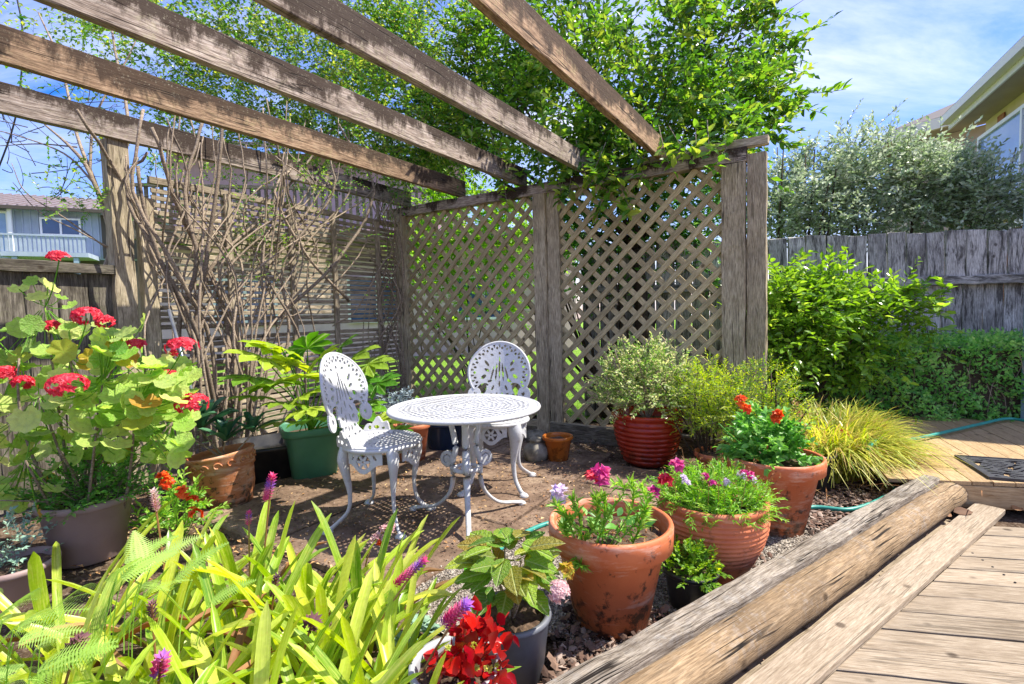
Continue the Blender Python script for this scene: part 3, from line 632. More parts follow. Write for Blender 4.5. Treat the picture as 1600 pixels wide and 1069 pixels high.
def build_chair():
    root = thing('garden_chair', '', 'chair', (0, 0, 0))
    WMt = MAT['white']
    mb = MB(); mb.add(*plate(seat_mask, -.21, .21, -.21, .21, .003, .01, lambda u, v, w: ST(v, u, .425+w+.012*np.exp(-((np.hypot(u, v)-.19)/.02)**2))))
    part('seat', mb, WMt, root)
    t = np.linspace(0, 2*math.pi, 49); mb = MB(); mb.add(*tube(np.stack([.203*np.cos(t), .203*np.sin(t), .422+0*t], -1), .011, 8)); part('seat_rim', mb, WMt, root, True)
    # back, curved about the sitter and leaning
    def bm(u, v, w):
        lean = math.radians(13); x = -.168-v*math.sin(lean)-w+1.15*u*u*np.clip(.4+v*1.2, 0, 1); return ST(x, u, .43+v*math.cos(lean))
    mb = MB(); mb.add(*plate(back_mask, -.22, .22, 0, .48, .003, .011, bm)); part('backrest', mb, WMt, root)
    th = np.linspace(-.6, math.pi+.6, 60); uu = .203*np.cos(th); vv = .27+.2*np.sin(th); P = bm(uu, vv, 0*uu); mb = MB(); mb.add(*tube(P, .0085, 8)); part('back_rim', mb, WMt, root, True)
    # scrolled wings from the back down to the seat
    for s in (-1, 1):
        mb = MB()
        def wing(U, V): return ((V < .075*(1-((U-.055)/.075)**2)+.012*np.cos(U*120)) & (U > -.01) & (U < .125)) & ~ell(U, V, .05, .03, .014, .011) & ~ell(U, V, .085, .022, .009, .007) & ~ell(U, V, .018, .03, .008, .012)
        mb.add(*plate(wing, -.02, .14, -.005, .09, .003, .014, lambda u, v, w: ST(-.165+u*.95, s*(.135+.06*np.sin(u*12)+.15*v)+w, .43+v)))
        part('side_scroll', mb, WMt, root)
    for a in (0, 90, 180, 270):
        a0 = math.radians(a); R = .186
        mb = MB(); mb.add(*plate(apron_mask, -.095, .095, -.07, .05, .0025, .008, lambda u, v, w: ST((R+w)*np.cos(a0+u/R), (R+w)*np.sin(a0+u/R), .375+v)))
        part('apron', mb, WMt, root)
    for a in (45, 135, 225, 315):
        a0 = math.radians(a); f = abs(a-180) > 90; o = .26 if f else .285
        pts = [(.178, .42), (.196, .36), (.186, .28), (.172, .18), (.185, .09), (o-.03, .03), (o, .012)]
        rad = [.046, .042, .027, .0155, .013, .013, .016]
        P = catmull([(r_*math.cos(a0), r_*math.sin(a0), z_) for r_, z_ in pts], 5); rr = np.interp(np.linspace(0, len(pts)-1, len(P)), np.arange(len(pts)), rad)
        mb = MB(); mb.add(*tube(P, rr, 10, ell=.62)); c = np.array([o*math.cos(a0), o*math.sin(a0), .0])
        mb.add(*lathe([(0, 0), (.027, 0), (.029, .008), (.022, .018), (.012, .024), (0, .026)], 12, c+np.array([.004*math.cos(a0), .004*math.sin(a0), 0])))
        # leaf relief down the knee
        for q in range(3):
            cc = np.array([(.2-.01*q)*math.cos(a0), (.2-.01*q)*math.sin(a0), .37-.04*q]); mb.add(*lathe([(0, -.02), (.012, -.008), (.013, .006), (0, .02)], 8, cc))
        part('leg', mb, WMt, root, True)
    return root
def copy_tree(o, parent=None):
    c = o.copy(); C.objects.link(c); c.parent = parent
    for ch in list(o.children): copy_tree(ch, c)
    return c
chair = build_chair(); chair2 = copy_tree(chair)
for c_, (x, y), a, lb in ((chair, (-.70, 2.66), -14, 'white cast metal chair in front of the fatsia planter, left of the table'), (chair2, (-.115, 3.16), -97, 'white cast metal chair behind the round table, against the lattice')):
    c_.location = (x, y, .022); c_.rotation_euler = (0, 0, math.radians(a)); c_['label'] = lb; c_['group'] = 'white cast metal garden chairs'
# table
TC = np.array([-.255, 2.64]); tb = thing('garden_table', 'round white perforated cast metal table on three curled legs', 'table', (TC[0], TC[1], .022)); TZ = .022
mb = MB(); mb.add(*plate(table_mask, -.39, .39, -.39, .39, .0035, .009, lambda u, v, w: ST(TC[0]+u, TC[1]+v, TZ+.60+w))); part('tabletop', mb, MAT['white'], tb)
t = np.linspace(0, 2*math.pi, 73); mb = MB(); mb.add(*tube(np.stack([TC[0]+.386*np.cos(t), TC[1]+.386*np.sin(t), TZ+.597+0*t], -1), .0105, 8)); part('table_rim', mb, MAT['white'], tb, True)
for a in (-84, 154, 34):
    a0 = math.radians(a); pts = [(.105, .595), (.085, .50), (.062, .38), (.085, .30), (.082, .22), (.11, .13), (.19, .055), (.29, .028), (.35, .014)]
    if a == -84: pts = [(.105, .595), (.085, .50), (.062, .38), (.085, .30), (.09, .22), (.14, .13), (.23, .055), (.31, .028), (.36, .014)]
    P = catmull([(TC[0]+r_*math.cos(a0), TC[1]+r_*math.sin(a0), TZ+z_) for r_, z_ in pts], 5); rr = np.interp(np.linspace(0, 8, len(P)), np.arange(9), [.02, .018, .02, .021, .018, .0145, .0135, .013, .018])
    mb = MB(); mb.add(*tube(P, rr, 10, ell=.7))
    d = np.array([math.cos(a0), math.sin(a0), 0]); s_ = np.array([-d[1], d[0], 0])
    def sc_mask(U, V): r = np.hypot(U, V); return (r < .042) & ~((r > .02) & (r < .026) & (np.arctan2(V, U) > -1.5))
    mb.add(*plate(sc_mask, -.045, .045, -.045, .045, .003, .022, lambda u, v, w: (np.array([TC[0], TC[1], TZ+.315])+d*.112)+u[..., None]*d+v[..., None]*np.array([0, 0, 1.])+np.asarray(w)*s_))
    mb.add(*lathe([(0, -.012), (.022, -.012), (.024, -.004), (.016, .006), (0, .01)], 12, P[-1]-np.array([0, 0, .002]))); part('leg', mb, MAT['white'], tb, True)
mb = MB(); t = np.linspace(0, 2*math.pi, 33); mb.add(*tube(np.stack([TC[0]+.062*np.cos(t), TC[1]+.062*np.sin(t), TZ+.275+0*t], -1), .013, 8)); mb.add(*lathe([(0, -.01), (.03, -.008), (.03, .008), (0, .01)], 16, (TC[0], TC[1], TZ+.275))); part('collar', mb, MAT['white'], tb, True)

# ------------------------------------------------------------------ houses beyond
def quadbox(p, du, dv, dw):
    """a box from corner p along three edges"""
    p, du, dv, dw = map(np.asarray, (p, du, dv, dw)); V = [p+du*i+dv*j+dw*k for i in (0, 1) for j in (0, 1) for k in (0, 1)]
    return np.array(V), [np.array([(0, 1, 3, 2), (4, 6, 7, 5), (0, 4, 5, 1), (2, 3, 7, 6), (0, 2, 6, 4), (1, 5, 7, 3)])]
MAT['clad'] = simple('blue_grey_cladding', '#97a4b6', .6, '#a5b1c2', 3)
MAT['roofm'] = simple('grey_brown_metal_roof', '#75696a', .5, '#867b7a', 5)
MAT['whitep'] = simple('white_window_paint', '#e4e6ea', .5)
MAT['glassd'] = simple('dark_window_glass', '#2b4266', .08, '#36527c', 1.5, spec=.8)
MAT['glassl'] = simple('pale_blue_window_glass', '#6d8dc0', .1, '#87a3cf', 1.5, spec=.8)
MAT['cream'] = simple('cream_render_wall', '#cfc096', .8, '#c3b389', 3)
MAT['soffit'] = simple('warm_grey_soffit', '#a5968a', .8, '#ad9f92', 3)
MAT['gutter'] = simple('cream_painted_gutter', '#d8d4ca', .45)
MAT['roof2'] = simple('brown_grey_roof', '#6f6862', .7)
MAT['brickm'] = simple('orange_brown_brick', '#a8714c', .85, '#8a5638', 30, bump=.5)
MAT['mauve'] = simple('mauve_render_wall', '#cbb2b4', .85, '#bba2a6', 4)
MAT['darkroom'] = simple('dark_underfloor_wall', '#4c4640', .9)  # one even dark grey brown for lower wall, gutter and side panel
MAT['bluegrey'] = simple('blue_grey_painted_post', '#8ba0b2', .5)
# left house, across the gully
hl = thing('grey_house', 'blue grey clad house with balcony and ribbed roof seen over the left fence', 'house', at(60, 400, 20))
A = at(-260, 311, 18.8); B = at(200, 334, 22.5); hd = N((B-A)*np.array([1, 1, 0])); hn = np.array([hd[1], -hd[0], 0]); Lh = np.linalg.norm((B-A)[:2])+3; up = np.array([0, 0, 1.])
ze = (A[2]+B[2])/2; A = np.array([A[0], A[1], ze]); hb = ze-2.05
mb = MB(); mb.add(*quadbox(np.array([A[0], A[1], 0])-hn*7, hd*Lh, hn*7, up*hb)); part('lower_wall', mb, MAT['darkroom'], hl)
mb = MB(); mb.add(*quadbox(np.array([A[0], A[1], hb])-hn*7, hd*Lh, hn*7, up*(ze-hb))); part('wall', mb, MAT['clad'], hl)
wp = hl
for k in range(int(Lh/.22)):
    pass
rib = MB()
for k in range(int(Lh/.25)): rib.add(*quadbox(A+hd*(k*.25)-up*2.0+hn*.002, hd*.05, hn*.035, up*1.95))
part('cladding_rib', rib, MAT['clad'], hl, kind='stuff')
rv = np.array([A-hd*1+hn*.55+up*.02, A+hd*(Lh+.4)+hn*.55+up*.02, A+hd*(Lh+.4)-hn*4.2+up*1.35, A-hd*1-hn*4.2+up*1.35])
mb = MB(); mb.add(np.vstack([rv, rv-up*.12]), [np.array([(0, 1, 2, 3), (4, 7, 6, 5), (0, 4, 5, 1), (1, 5, 6, 2), (2, 6, 7, 3), (3, 7, 4, 0)])])
rf_ = part('roof', mb, MAT['roofm'], hl); mb = MB()
for k in range(int((Lh+1)/.3)):
    p = rv[0]+hd*(k*.3); q = rv[3]+hd*(k*.3); mb.add(*quadbox(p+up*.003, hd*.07, q-p, up*.05))
part('roof_rib', mb, MAT['roofm'], rf_, kind='stuff')
mb = MB(); mb.add(*quadbox(rv[0]-up*.16+hn*.003, hd*(Lh+1.4), hn*.12, up*.13)); part('gutter', mb, MAT['darkroom'], hl)
def hx(x): # distance along wall for a photo column
    best = min(np.arange(0, Lh, .05), key=lambda s: abs(((A+hd*s-CAM)@cr)/((A+hd*s-CAM)@fw)*800+800-x)); return best
def win(par, P, d, n, w_, h_, panes, fr=.08, gl='glassd'):
    f = link('window', None, par, Matrix.Translation(Vector(P)))
    fm = MB(); t = .07
    for (a, b, c, e) in ((0, 0, w_, fr), (0, h_-fr, w_, fr), (0, fr, fr, h_-2*fr), (w_-fr, fr, fr, h_-2*fr)): fm.add(*quadbox(P+d*a+up*b, d*c, n*t, up*e))
    for i in range(1, panes): fm.add(*quadbox(P+d*(w_*i/panes-fr/2)+up*fr, d*fr, n*t, up*(h_-2*fr)))
    part('frame', fm, MAT['whitep'], f)
    for i in range(panes): part('pane', MB().add(*quadbox(P+d*(w_*i/panes+fr*.5)+up*fr*.5+n*.01, d*(w_/panes-fr), n*.02, up*(h_-fr))), MAT[gl], f)
    return f
x0, x1 = hx(63), hx(125); win(hl, A+hd*x0+hn*.05-up*1.08, hd, hn, x1-x0, .74, 2, .07)
x0, x1 = hx(-120), hx(14); win(hl, A+hd*x0+hn*.05-up*1.9, hd, hn, x1-x0, 1.75, 3, .1, 'glassl')
mb = MB(); mb.add(*quadbox(A+hd*hx(17)+hn*.3-up*1.95, hd*.12, hn*.12, up*1.9)); part('downpipe', mb, MAT['whitep'], hl)
bx0, bx1 = hx(22), hx(150); bal = link('balcony', None, hl, Matrix.Translation(Vector(A+hd*bx0-up*2.8)))
part('floor', MB().add(*quadbox(A+hd*bx0-up*2.1, hd*(bx1-bx0), hn*1.5, up*.18)), MAT['clad'], bal)
part('top_rail', MB().add(*quadbox(A+hd*bx0-up*1.3+hn*1.42, hd*(bx1-bx0), hn*.08, up*.07)), MAT['clad'], bal)
mb = MB()
for k in range(int((bx1-bx0)/.14)): mb.add(*quadbox(A+hd*(bx0+k*.14)-up*1.91+hn*1.44, hd*.085, hn*.03, up*.605))
part('baluster', mb, MAT['clad'], bal, kind='stuff')
for s_ in (bx0+.3, bx1-.5): part('post', MB().add(*quadbox(A+hd*s_-up*2.105-up*hb*0.99+hn*1.3, hd*.16, hn*.16, up*hb*.985)), MAT['bluegrey'], bal)
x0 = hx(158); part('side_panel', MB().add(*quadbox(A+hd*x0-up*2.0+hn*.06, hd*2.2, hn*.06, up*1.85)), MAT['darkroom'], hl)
# mauve house behind the slats
MP = at(250, 470, 12.5); MQ = at(900, 470, 14.5); md = N((MQ-MP)*np.array([1, 1, 0])); mn = np.array([md[1], -md[0], 0]); Lm = np.linalg.norm((MQ-MP)[:2])
hm = thing('mauve_house', 'mauve rendered house with picket balustrade half hidden behind the vine and slats', 'house', (MP[0], MP[1], 0)); b0 = np.array([MP[0], MP[1], 0.])
part('wall', MB().add(*quadbox(b0-mn*6, md*Lm, mn*6, up*3.4)), MAT['mauve'], hm)
part('deck_edge', MB().add(*quadbox(b0+up*2.95+mn*.0005, md*Lm, mn*1.2, up*.2)), MAT['fence_l'], hm)
for k in range(48): part('baluster', MB().add(*quadbox(b0+md*(k*.155)+up*3.15+mn*1.1, md*.07, mn*.04, up*.95)), MAT['fence_l'], hm)
part('top_rail', MB().add(*quadbox(b0+up*4.1+mn*1.08, md*Lm, mn*.08, up*.07)), MAT['fence_l'], hm)
part('upper_wall', MB().add(*quadbox(b0-mn*6+up*3.4, md*Lm*.72, mn*5.2, up*2.1)), MAT['mauve'], hm)
rv = np.array([b0+up*5.45-md*.5+mn*.2, b0+up*5.45+md*(Lm*.75)+mn*.2, b0+up*6.4+md*(Lm*.72)-mn*3, b0+up*6.4-mn*3]); part('roof', MB().add(np.vstack([rv, rv-up*.1]), [np.array([(0, 1, 2, 3), (4, 7, 6, 5), (0, 4, 5, 1), (1, 5, 6, 2), (2, 6, 7, 3), (3, 7, 4, 0)])]), MAT['roofm'], hm)
for s_ in (1.2, 4.4, 7.2): win(hm, b0+md*s_+up*.95+mn*.01, md, mn, 1.5, 1.2, 2, .07)
# right house: eaves, wall, tall window, bricks
E0 = at(1604, 70, 6.6); E1 = at(1468, 196, 9.6); ez = (E0[2]+E1[2])/2; ed = N((E1-E0)*np.array([1, 1, 0])); en = np.array([-ed[1], ed[0], 0]); ein = -en   # en towards the garden
E0 = np.array([E0[0], E0[1], ez])-ed*3.; El = np.linalg.norm((E1-E0)[:2]); 
hr = thing('cream_house', 'cream rendered house with wide eaves and tall blue window above the fence', 'house', (E1[0], E1[1], 0))
part('gutter', MB().add(*quadbox(E0+ein*.0, ed*El, ein*.13, up*.14)), MAT['gutter'], hr)
part('fascia', MB().add(*quadbox(E0+ein*.133-up*.10, ed*El, ein*.03, up*.2)), MAT['gutter'], hr)
part('soffit', MB().add(*quadbox(E0+ein*.165-up*.06, ed*El, ein*.52, up*.03)), MAT['soffit'], hr)
wl = E0+ein*.62
part('wall', MB().add(*quadbox(np.array([wl[0], wl[1], 2.3])+ein*.02, ed*(El-.1), ein*5, up*(ez-.065-2.3))), MAT['cream'], hr)
part('lower_wall', MB().add(*quadbox(np.array([wl[0], wl[1], 0.])+ein*.12, ed*(El-.4), ein*4.8, up*2.3)), MAT['soffit'], hr)
bk = MB()
def wcol(x):
    return min(np.arange(0, El, .02), key=lambda s: abs(((wl+ed*s-CAM)@cr)/((wl+ed*s-CAM)@fw)*800+800-x))
sa, sb = 1.2, wcol(1541); win(hr, np.array([wl[0], wl[1], 0])+ed*sa-ein*.05+up*(ez-1.95), ed, -ein, sb-sa, 1.6, 3, .06, 'glassl')
part('sill_band', MB().add(*quadbox(np.array([wl[0], wl[1], 0])+ed*.5+ein*.0-ein*.06+up*(ez-2.15), ed*(sb-.3), ein*.07, up*.12)), MAT['gutter'], hr)
part('air_vent', MB().add(*quadbox(wl+ed*(wcol(1566)-.1)-ein*.01-up*.32, ed*.25, ein*.02, up*.16)), MAT['brickm'], hr)
bm_ = None; r = 0; s0_ = wcol(1600)-.8
for r in range(16):
    for c_ in range(13):
        P = np.array([wl[0], wl[1], 0.])+ein*.075+ed*(s0_+c_*.245+(r % 2)*.12)+up*(.95+r*.085)
        if bm_ is None: bm_ = beam_mesh(.235, .05, .076, 0, 1, .003).mesh('brick', MAT['brickm'])
        link('brick', bm_, hr, frame(Vector(P+ein*.02), Vector(ed)))
# farther wing
F0 = at(1475, 198, 11.6); F1 = at(1386, 207, 12.6); F2 = at(1366, 226, 14.2); fz = F0[2]; fd = N((F1-F0)*np.array([1, 1, 0])); Fl = np.linalg.norm((F1-F0)[:2])
F0 = np.array([F0[0], F0[1], fz])-fd*1.5; Fl += 1.5; fb = N(np.array([.42, .9, 0]))
part('wing_fascia', MB().add(*quadbox(F0, fd*Fl, fb*.12, up*.24)), MAT['gutter'], hr)
e_ = F0+fd*Fl; part('wing_fascia', MB().add(*quadbox(e_+fb*.0+fd*.002, fb*4, -fd*.1, up*.235)), MAT['gutter'], hr)
rv = np.array([F0+up*.245, e_+up*.245, e_+fb*4+up*.245, F0+fb*4+up*.245]); top = F0+fb*2+fd*(Fl-2.2)+up*1.0; top0 = F0+fb*2+up*1.0
part('wing_roof', MB().add(np.vstack([rv, top[None], top0[None]]), [np.array([(0, 1, 4, 5)]), np.array([(1, 2, 4)]), np.array([(2, 3, 5, 4)])]), MAT['roof2'], hr)
part('wing_soffit', MB().add(*quadbox(F0+up*.02+fb*.13, fd*(Fl-.1), fb*.8, up*.03)), MAT['soffit'], hr)
part('wing_wall', MB().add(*quadbox(np.array([F0[0], F0[1], 0])+fb*.9, fd*(Fl-.8), fb*3, up*fz)), MAT['soffit'], hr)
rv = np.array([E0+up*.145, E0+ed*El+up*.145, E0+ed*(El-2.5)+ein*4+up*1.5, E0+ein*4+up*1.5]); part('roof', MB().add(np.vstack([rv, rv-up*.004]), [np.array([(0, 3, 2, 1), (4, 5, 6, 7)])]), MAT['roof2'], hr)
# corner of the blue grey post at the frame's right edge
pp = at(1600, 560, 4.05)
cp_ = thing('painted_post', 'tall blue grey painted post standing on the upper deck at the right edge', 'post', (pp[0]+.085, pp[1], .14))
for z0, z1, s_ in ((.142, 1.66, .10), (1.665, 1.69, .13), (1.695, 2.52, .125), (2.525, 2.56, .15)):
    mb = MB(); box(mb, (pp[0]+.085, pp[1], (z0+z1)/2), (s_, s_, z1-z0)); part('shaft' if z1-z0 > .1 else 'collar', mb, MAT['bluegrey'], cp_)
# drooping cable at upper left
pts = [at(26, -6, 9), at(35, 45, 9), at(34, 110, 9), at(24, 185, 9), at(-2, 262, 9), at(-60, 400, 9)]
cb = MB().add(*tube(catmull(pts, 5), .014, 5)); solo('overhead_cable', cb, MAT['cable'], 'thin black cable hanging against the sky at upper left', 'cable', origin=tuple(pts[0]))

# ------------------------------------------------------------------ trees and shrubs
def branchy(mb, p0, tips, r0=.02, mid=.5, wob=.12, rng=RNG, sides=6, taper=.25):
    for t_ in tips:
        p0_ = np.asarray(p0); t_ = np.asarray(t_); m_ = p0_+(t_-p0_)*mid+rng.normal(0, wob, 3)*np.linalg.norm(t_-p0_)*.5
        mb.add(*tube(bez(p0_, m_, t_, 9), np.linspace(r0, r0*taper, 9), sides))
def crown(lst, T, L, n, size, parent, mat, rng, name='crown', stem='bark_d', droop=.3, spread=.9, sr=.0018, upj=.5, upbias=.35, clump=8):
    mb = MB(); st = MB()
    for (x, y, Z, rx, ry, rz, cnt) in lst:
        c = at(x, y, Z); sc = Z/800; p, v = ellpts(rng, (0, 0, 0), (rx*sc, rz, ry*sc), cnt, .5)
        if cnt >= 40:
            ci = rng.integers(0, max(4, cnt//clump), cnt); p = p[ci]+rng.normal(0, .085, p.shape)+np.array([0, 0, .03]); v = N(v[ci]+rng.normal(0, .35, v.shape))
        base = c+p; d = N(v*np.array([1, 1, .8])+rng.normal(0, .55, v.shape)+np.array([0, 0, upbias])); sprays(mb, st, T, base, d, rng.uniform(.7, 1.3, cnt)*L, n, size, rng, droop, spread, upj, sr)
    cr_ = part(name, mb, MAT[mat], parent, kind='stuff'); tw = part('twigs', st, MAT[stem], parent, kind='stuff'); return cr_
# broad leaved tree over the corner
tbase = W(.55, -.75, 0); tr = thing('broadleaf_tree', 'large broad leaved tree spilling over the lattice and right hand rafters', 'tree', tbase)
fork = tbase+np.array([.05, .1, 1.7]); mb = MB(); mb.add(*tube(bez(tbase, tbase+np.array([.12, 0, .9]), fork, 12), np.linspace(.085, .055, 12), 10)); part('trunk', mb, MAT['bark_d'], tr, True)
mb = MB(); tips = [at(x, y, Z) for x, y, Z in ((700, 60, 5.6), (800, 140, 5.), (900, 20, 5.6), (1000, 80, 5.2), (1100, 60, 5.0), (1130, 180, 4.8), (1000, 200, 4.6), (650, 180, 5.8), (1180, -60, 5.4), (850, -80, 6), (560, 90, 6.4))]
for t_ in tips: branchy(mb, fork, [t_], .028)
for t_ in tips:
    for q in range(4): branchy(mb, t_+(fork-t_)*RNG.uniform(.1, .6), [t_+RNG.normal(0, .35, 3)], .010)
part('branch', mb, MAT['bark_d'], tr, True)
T10 = leaf_t(.46, .16, 'full', .1); T5 = leaf_t(.5, .16, 'mid'); TK = leaf_t(.5, .2, 'kite')
rg = np.random.default_rng(21)
crown([(960, 110, 5.0, 150, 110, .55, 400), (1090, 60, 5.0, 110, 80, .5, 160), (1080, 170, 4.5, 100, 70, .3, 200), (1160, 170, 4.4, 55, 45, .2, 60), (860, 60, 5.2, 120, 120, .6, 200), (760, 130, 5.5, 110, 120, .6, 220), (1160, 120, 4.7, 60, 60, .3, 50), (930, 230, 4.7, 120, 50, .3, 190),
       (640, 90, 6.1, 120, 90, .7, 170), (700, 220, 5.8, 80, 60, .5, 160), (900, -90, 5.4, 240, 70, .7, 120), (1010, 260, 4.35, 60, 30, .18, 70), (1165, 60, 4.9, 50, 40, .3, 40), (800, 200, 5.3, 90, 60, .4, 150), (600, 180, 6.2, 70, 70, .5, 110), (1120, 235, 4.15, 50, 28, .15, 50), (870, 255, 4.75, 60, 25, .15, 60)],
      T5, .34, 11, .094, tr, 'leaf_tree', rg, 'crown', 'bark_d', .3, .9, .0018, .75)
# arching outer shoots at the right
mb = MB(); st = MB()
def shoot(pts, n, size, T, rng, mb=mb, st=st, r=.006, side=.9, rep=1):
    P = catmull([at(*p) for p in pts], 8); st.add(*tube(P, np.linspace(r, r*.3, len(P)), 5)); tan = N(np.gradient(P, axis=0)); k = np.linspace(len(P)*.12, len(P)-1.01, n).astype(int)
    for q in range(rep):
        s = N(np.cross(tan[k], [0, 0, 1.])+rng.normal(0, .4, (n, 3)))*np.where((np.arange(n)+q) % 2, 1, -1)[:, None]
        d = tan[k]*.6+s*side+np.array([0, 0, .3])+rng.normal(0, .25, (n, 3)); scatter(mb, T, P[k], d, N(np.array([0, -.3, 1.])+rng.normal(0, .5, (n, 3))), size*rng.uniform(.6, 1.15, n), rng.uniform(0, 1, n))
for pts in ([(1080, 100, 4.9), (1200, 135, 4.8), (1270, 145, 4.7), (1322, 140, 4.65)], [(1100, 160, 4.8), (1180, 190, 4.7), (1252, 208, 4.65)], [(1090, 70, 4.9), (1160, 40, 4.8), (1222, 28, 4.8)], [(1150, 120, 4.8), (1190, 90, 4.8), (1245, 72, 4.8)], [(1130, 200, 4.5), (1200, 215, 4.4), (1250, 232, 4.35)], [(1150, 30, 4.9), (1200, 10, 4.8), (1236, -12, 4.8)], [(1140, 150, 4.7), (1220, 160, 4.6), (1290, 178, 4.5)],
            [(1180, 140, 4.8), (1215, 100, 4.7), (1240, 105, 4.7)], [(1060, 200, 4.7), (1130, 230, 4.6), (1170, 232, 4.5)], [(1100, 60, 5), (1120, 0, 5), (1180, -20, 5)], [(1180, 130, 4.8), (1230, 165, 4.7), (1240, 175, 4.7)], [(1190, 185, 4.7), (1225, 180, 4.7), (1255, 150, 4.7)]):
    shoot(pts, 26, .105, T10, rg, rep=2)
# leaves hanging over the plate in front
for x, y in ((800, 250), (830, 262), (860, 280), (885, 300), (915, 285), (950, 300), (985, 290), (1010, 262), (1050, 258), (1080, 270), (770, 255), (925, 330), (870, 250), (990, 330), (1110, 268), (845, 310)):
    for rep_ in range(2):
        sx = rg.normal(0, 25); x_ = x+rg.normal(0, 18); y_ = y+rg.normal(0, 12)
        def wz(px, py, o): d_ = ray(px, py); return float(((W(0, o)-CAM)@WF)/(d_@WF))
        shoot([(x_+sx, y_-60, wz(x_+sx, y_-60, .02)), (x_+sx*.5, y_-25, wz(x_+sx*.5, y_-25, .16)), (x_, y_, wz(x_, y_, .25))], 14, .105, T10, rg, r=.004)
for q in range(26):
    x, y = rg.uniform(1130, 1200), rg.uniform(20, 230); dx = rg.uniform(35, 85); dy = rg.uniform(-40, 20); z_ = 4.75-.3*(y > 150)
    shoot([(x, y, z_), (x+dx*.5, y+dy*.3-6, z_), (x+dx, y+dy, z_-.05)], 14, .085, T10, rg, r=.003)
part('hanging_shoots', mb, MAT['leaf_tree'], tr, kind='stuff'); part('shoot_stems', st, MAT['bark'], tr, kind='stuff')

# fine leaved climber over the left of the pergola with bare stems
vb = LW(1.5, .25, 0); vn = thing('climbing_vine', 'old climbing vine, bare tangled brown stems and fine green leaves over the rafters', 'vine', vb)
mb = MB(); rg = np.random.default_rng(31)
def stem3(pts, r0, r1, sides=7, wob=.0):
    P = catmull(pts, 5); P = P+rg.normal(0, .006, P.shape)*np.linspace(0, 1, len(P))[:, None]; mb = MB().add(*tube(P, np.linspace(r0, r1, len(P)), sides)); return mb
def wallpt(x, y, off=.0):   # on the slatted side's plane, off towards the garden
    d = ray(x, y); n = WE; p = LW(0, off); t = ((p-CAM)@n)/(d@n); return CAM+d*t
nst = 0
for i in range(54):
    if i < 36:
        bx = rg.uniform(320, 410) if i % 2 else rg.uniform(225, 500); p0 = wallpt(bx, 650, rg.uniform(.08, .4)); p0[2] = -.02
        tx = rg.choice([rg.uniform(190, 330), rg.uniform(300, 570)], p=[.5, .5]); ty = rg.uniform(150, 250); o2 = rg.uniform(.03, .35)
        m1 = wallpt(bx+(tx-bx)*.2+rg.normal(0, 30), 540, rg.uniform(.1, .35)); m2 = wallpt(bx+(tx-bx)*.55+rg.normal(0, 40), 410, rg.uniform(.05, .35)); m3 = wallpt(tx+rg.normal(0, 14), 300, o2); p3 = wallpt(tx+rg.normal(0, 20), ty, o2)
        r_ = rg.uniform(.005, .011)*(1.8 if i % 5 == 0 else 1); pts = [p0, m1, m2, m3, p3]
    else:
        bx = rg.uniform(595, 640); p0 = W(SC+rg.uniform(.05, .25), rg.uniform(.08, .2), 0); pts = [p0]
        for y_ in (560, 470, 390, 310): pts.append(at(rg.uniform(570, 632), y_, 5.35+rg.uniform(-.12, .1)))
        r_ = rg.uniform(.005, .011)
    part('stem', stem3(pts, r_, r_*.55), MAT['bark'], vn, True)
for pts, r_ in (([(545, 470), (480, 400), (430, 300), (470, 250)], .014), ([(660, 550), (640, 470), (610, 400), (560, 480), (520, 510)], .009), ([(350, 520), (420, 420), (500, 300), (520, 250)], .012), ([(300, 560), (330, 420), (420, 330), (520, 200)], .015), ([(440, 560), (420, 450), (380, 330), (440, 270)], .008), ([(500, 560), (480, 420), (530, 330)], .007), ([(600, 300), (560, 400), (480, 480), (430, 500)], .007), ([(340, 640), (290, 500), (240, 380), (215, 260)], .018), ([(345, 640), (270, 450), (200, 300), (120, 170)], .016), ([(360, 650), (350, 480), (280, 330), (240, 200)], .02)):
    part('stem', stem3([wallpt(x, y, .12+.1*math.sin(x)) for x, y in pts], r_, r_*.6), MAT['bark'], vn, True)
# leaning shrub trunk and bare branches left of the post
lt = MB(); root_ = at(160, 425, 3.35)
for pts, r0, r1 in (([(158, 440, 3.5), (175, 370, 3.5), (140, 270, 3.55), (110, 230, 3.6), (70, 195, 3.7)], .022, .006), ([(172, 360, 3.5), (150, 290, 3.6), (120, 210, 3.7), (95, 100, 3.8), (60, 20, 3.9)], .016, .005), ([(150, 290, 3.6), (100, 240, 3.7), (20, 210, 3.8), (-30, 200, 3.8)], .008, .003), ([(120, 230, 3.6), (60, 225, 3.7), (0, 228, 3.8)], .006, .003), ([(175, 330, 3.5), (200, 200, 3.6), (180, 80, 3.9), (165, -20, 4)], .014, .006), ([(170, 390, 3.4), (100, 340, 3.3), (40, 300, 3.3), (18, 255, 3.3)], .006, .002), ([(185, 395, 3.4), (120, 360, 3.3), (60, 330, 3.3), (20, 285, 3.3)], .006, .002), ([(140, 270, 3.6), (150, 180, 3.8), (200, 90, 4), (230, 20, 4.2)], .01, .004)):
    m_ = MB().add(*tube(catmull([at(*p) for p in pts], 6), np.linspace(r0, r1, (len(pts)-1)*6+1), 6)); part('stem', m_, MAT['bark'], vn, True)
for i in range(42):
    x, y = rg.uniform(0, 200), rg.uniform(150, 330); p = at(x, y, 3.7); q = at(x+rg.normal(0, 60), y-rg.uniform(-20, 70), 3.7); lt.add(*tube(bez(p, (p+q)/2+rg.normal(0, .08, 3), q, 7), np.linspace(.0035, .0015, 7), 4))
part('twigs', lt, MAT['bark_d'], vn, kind='stuff')
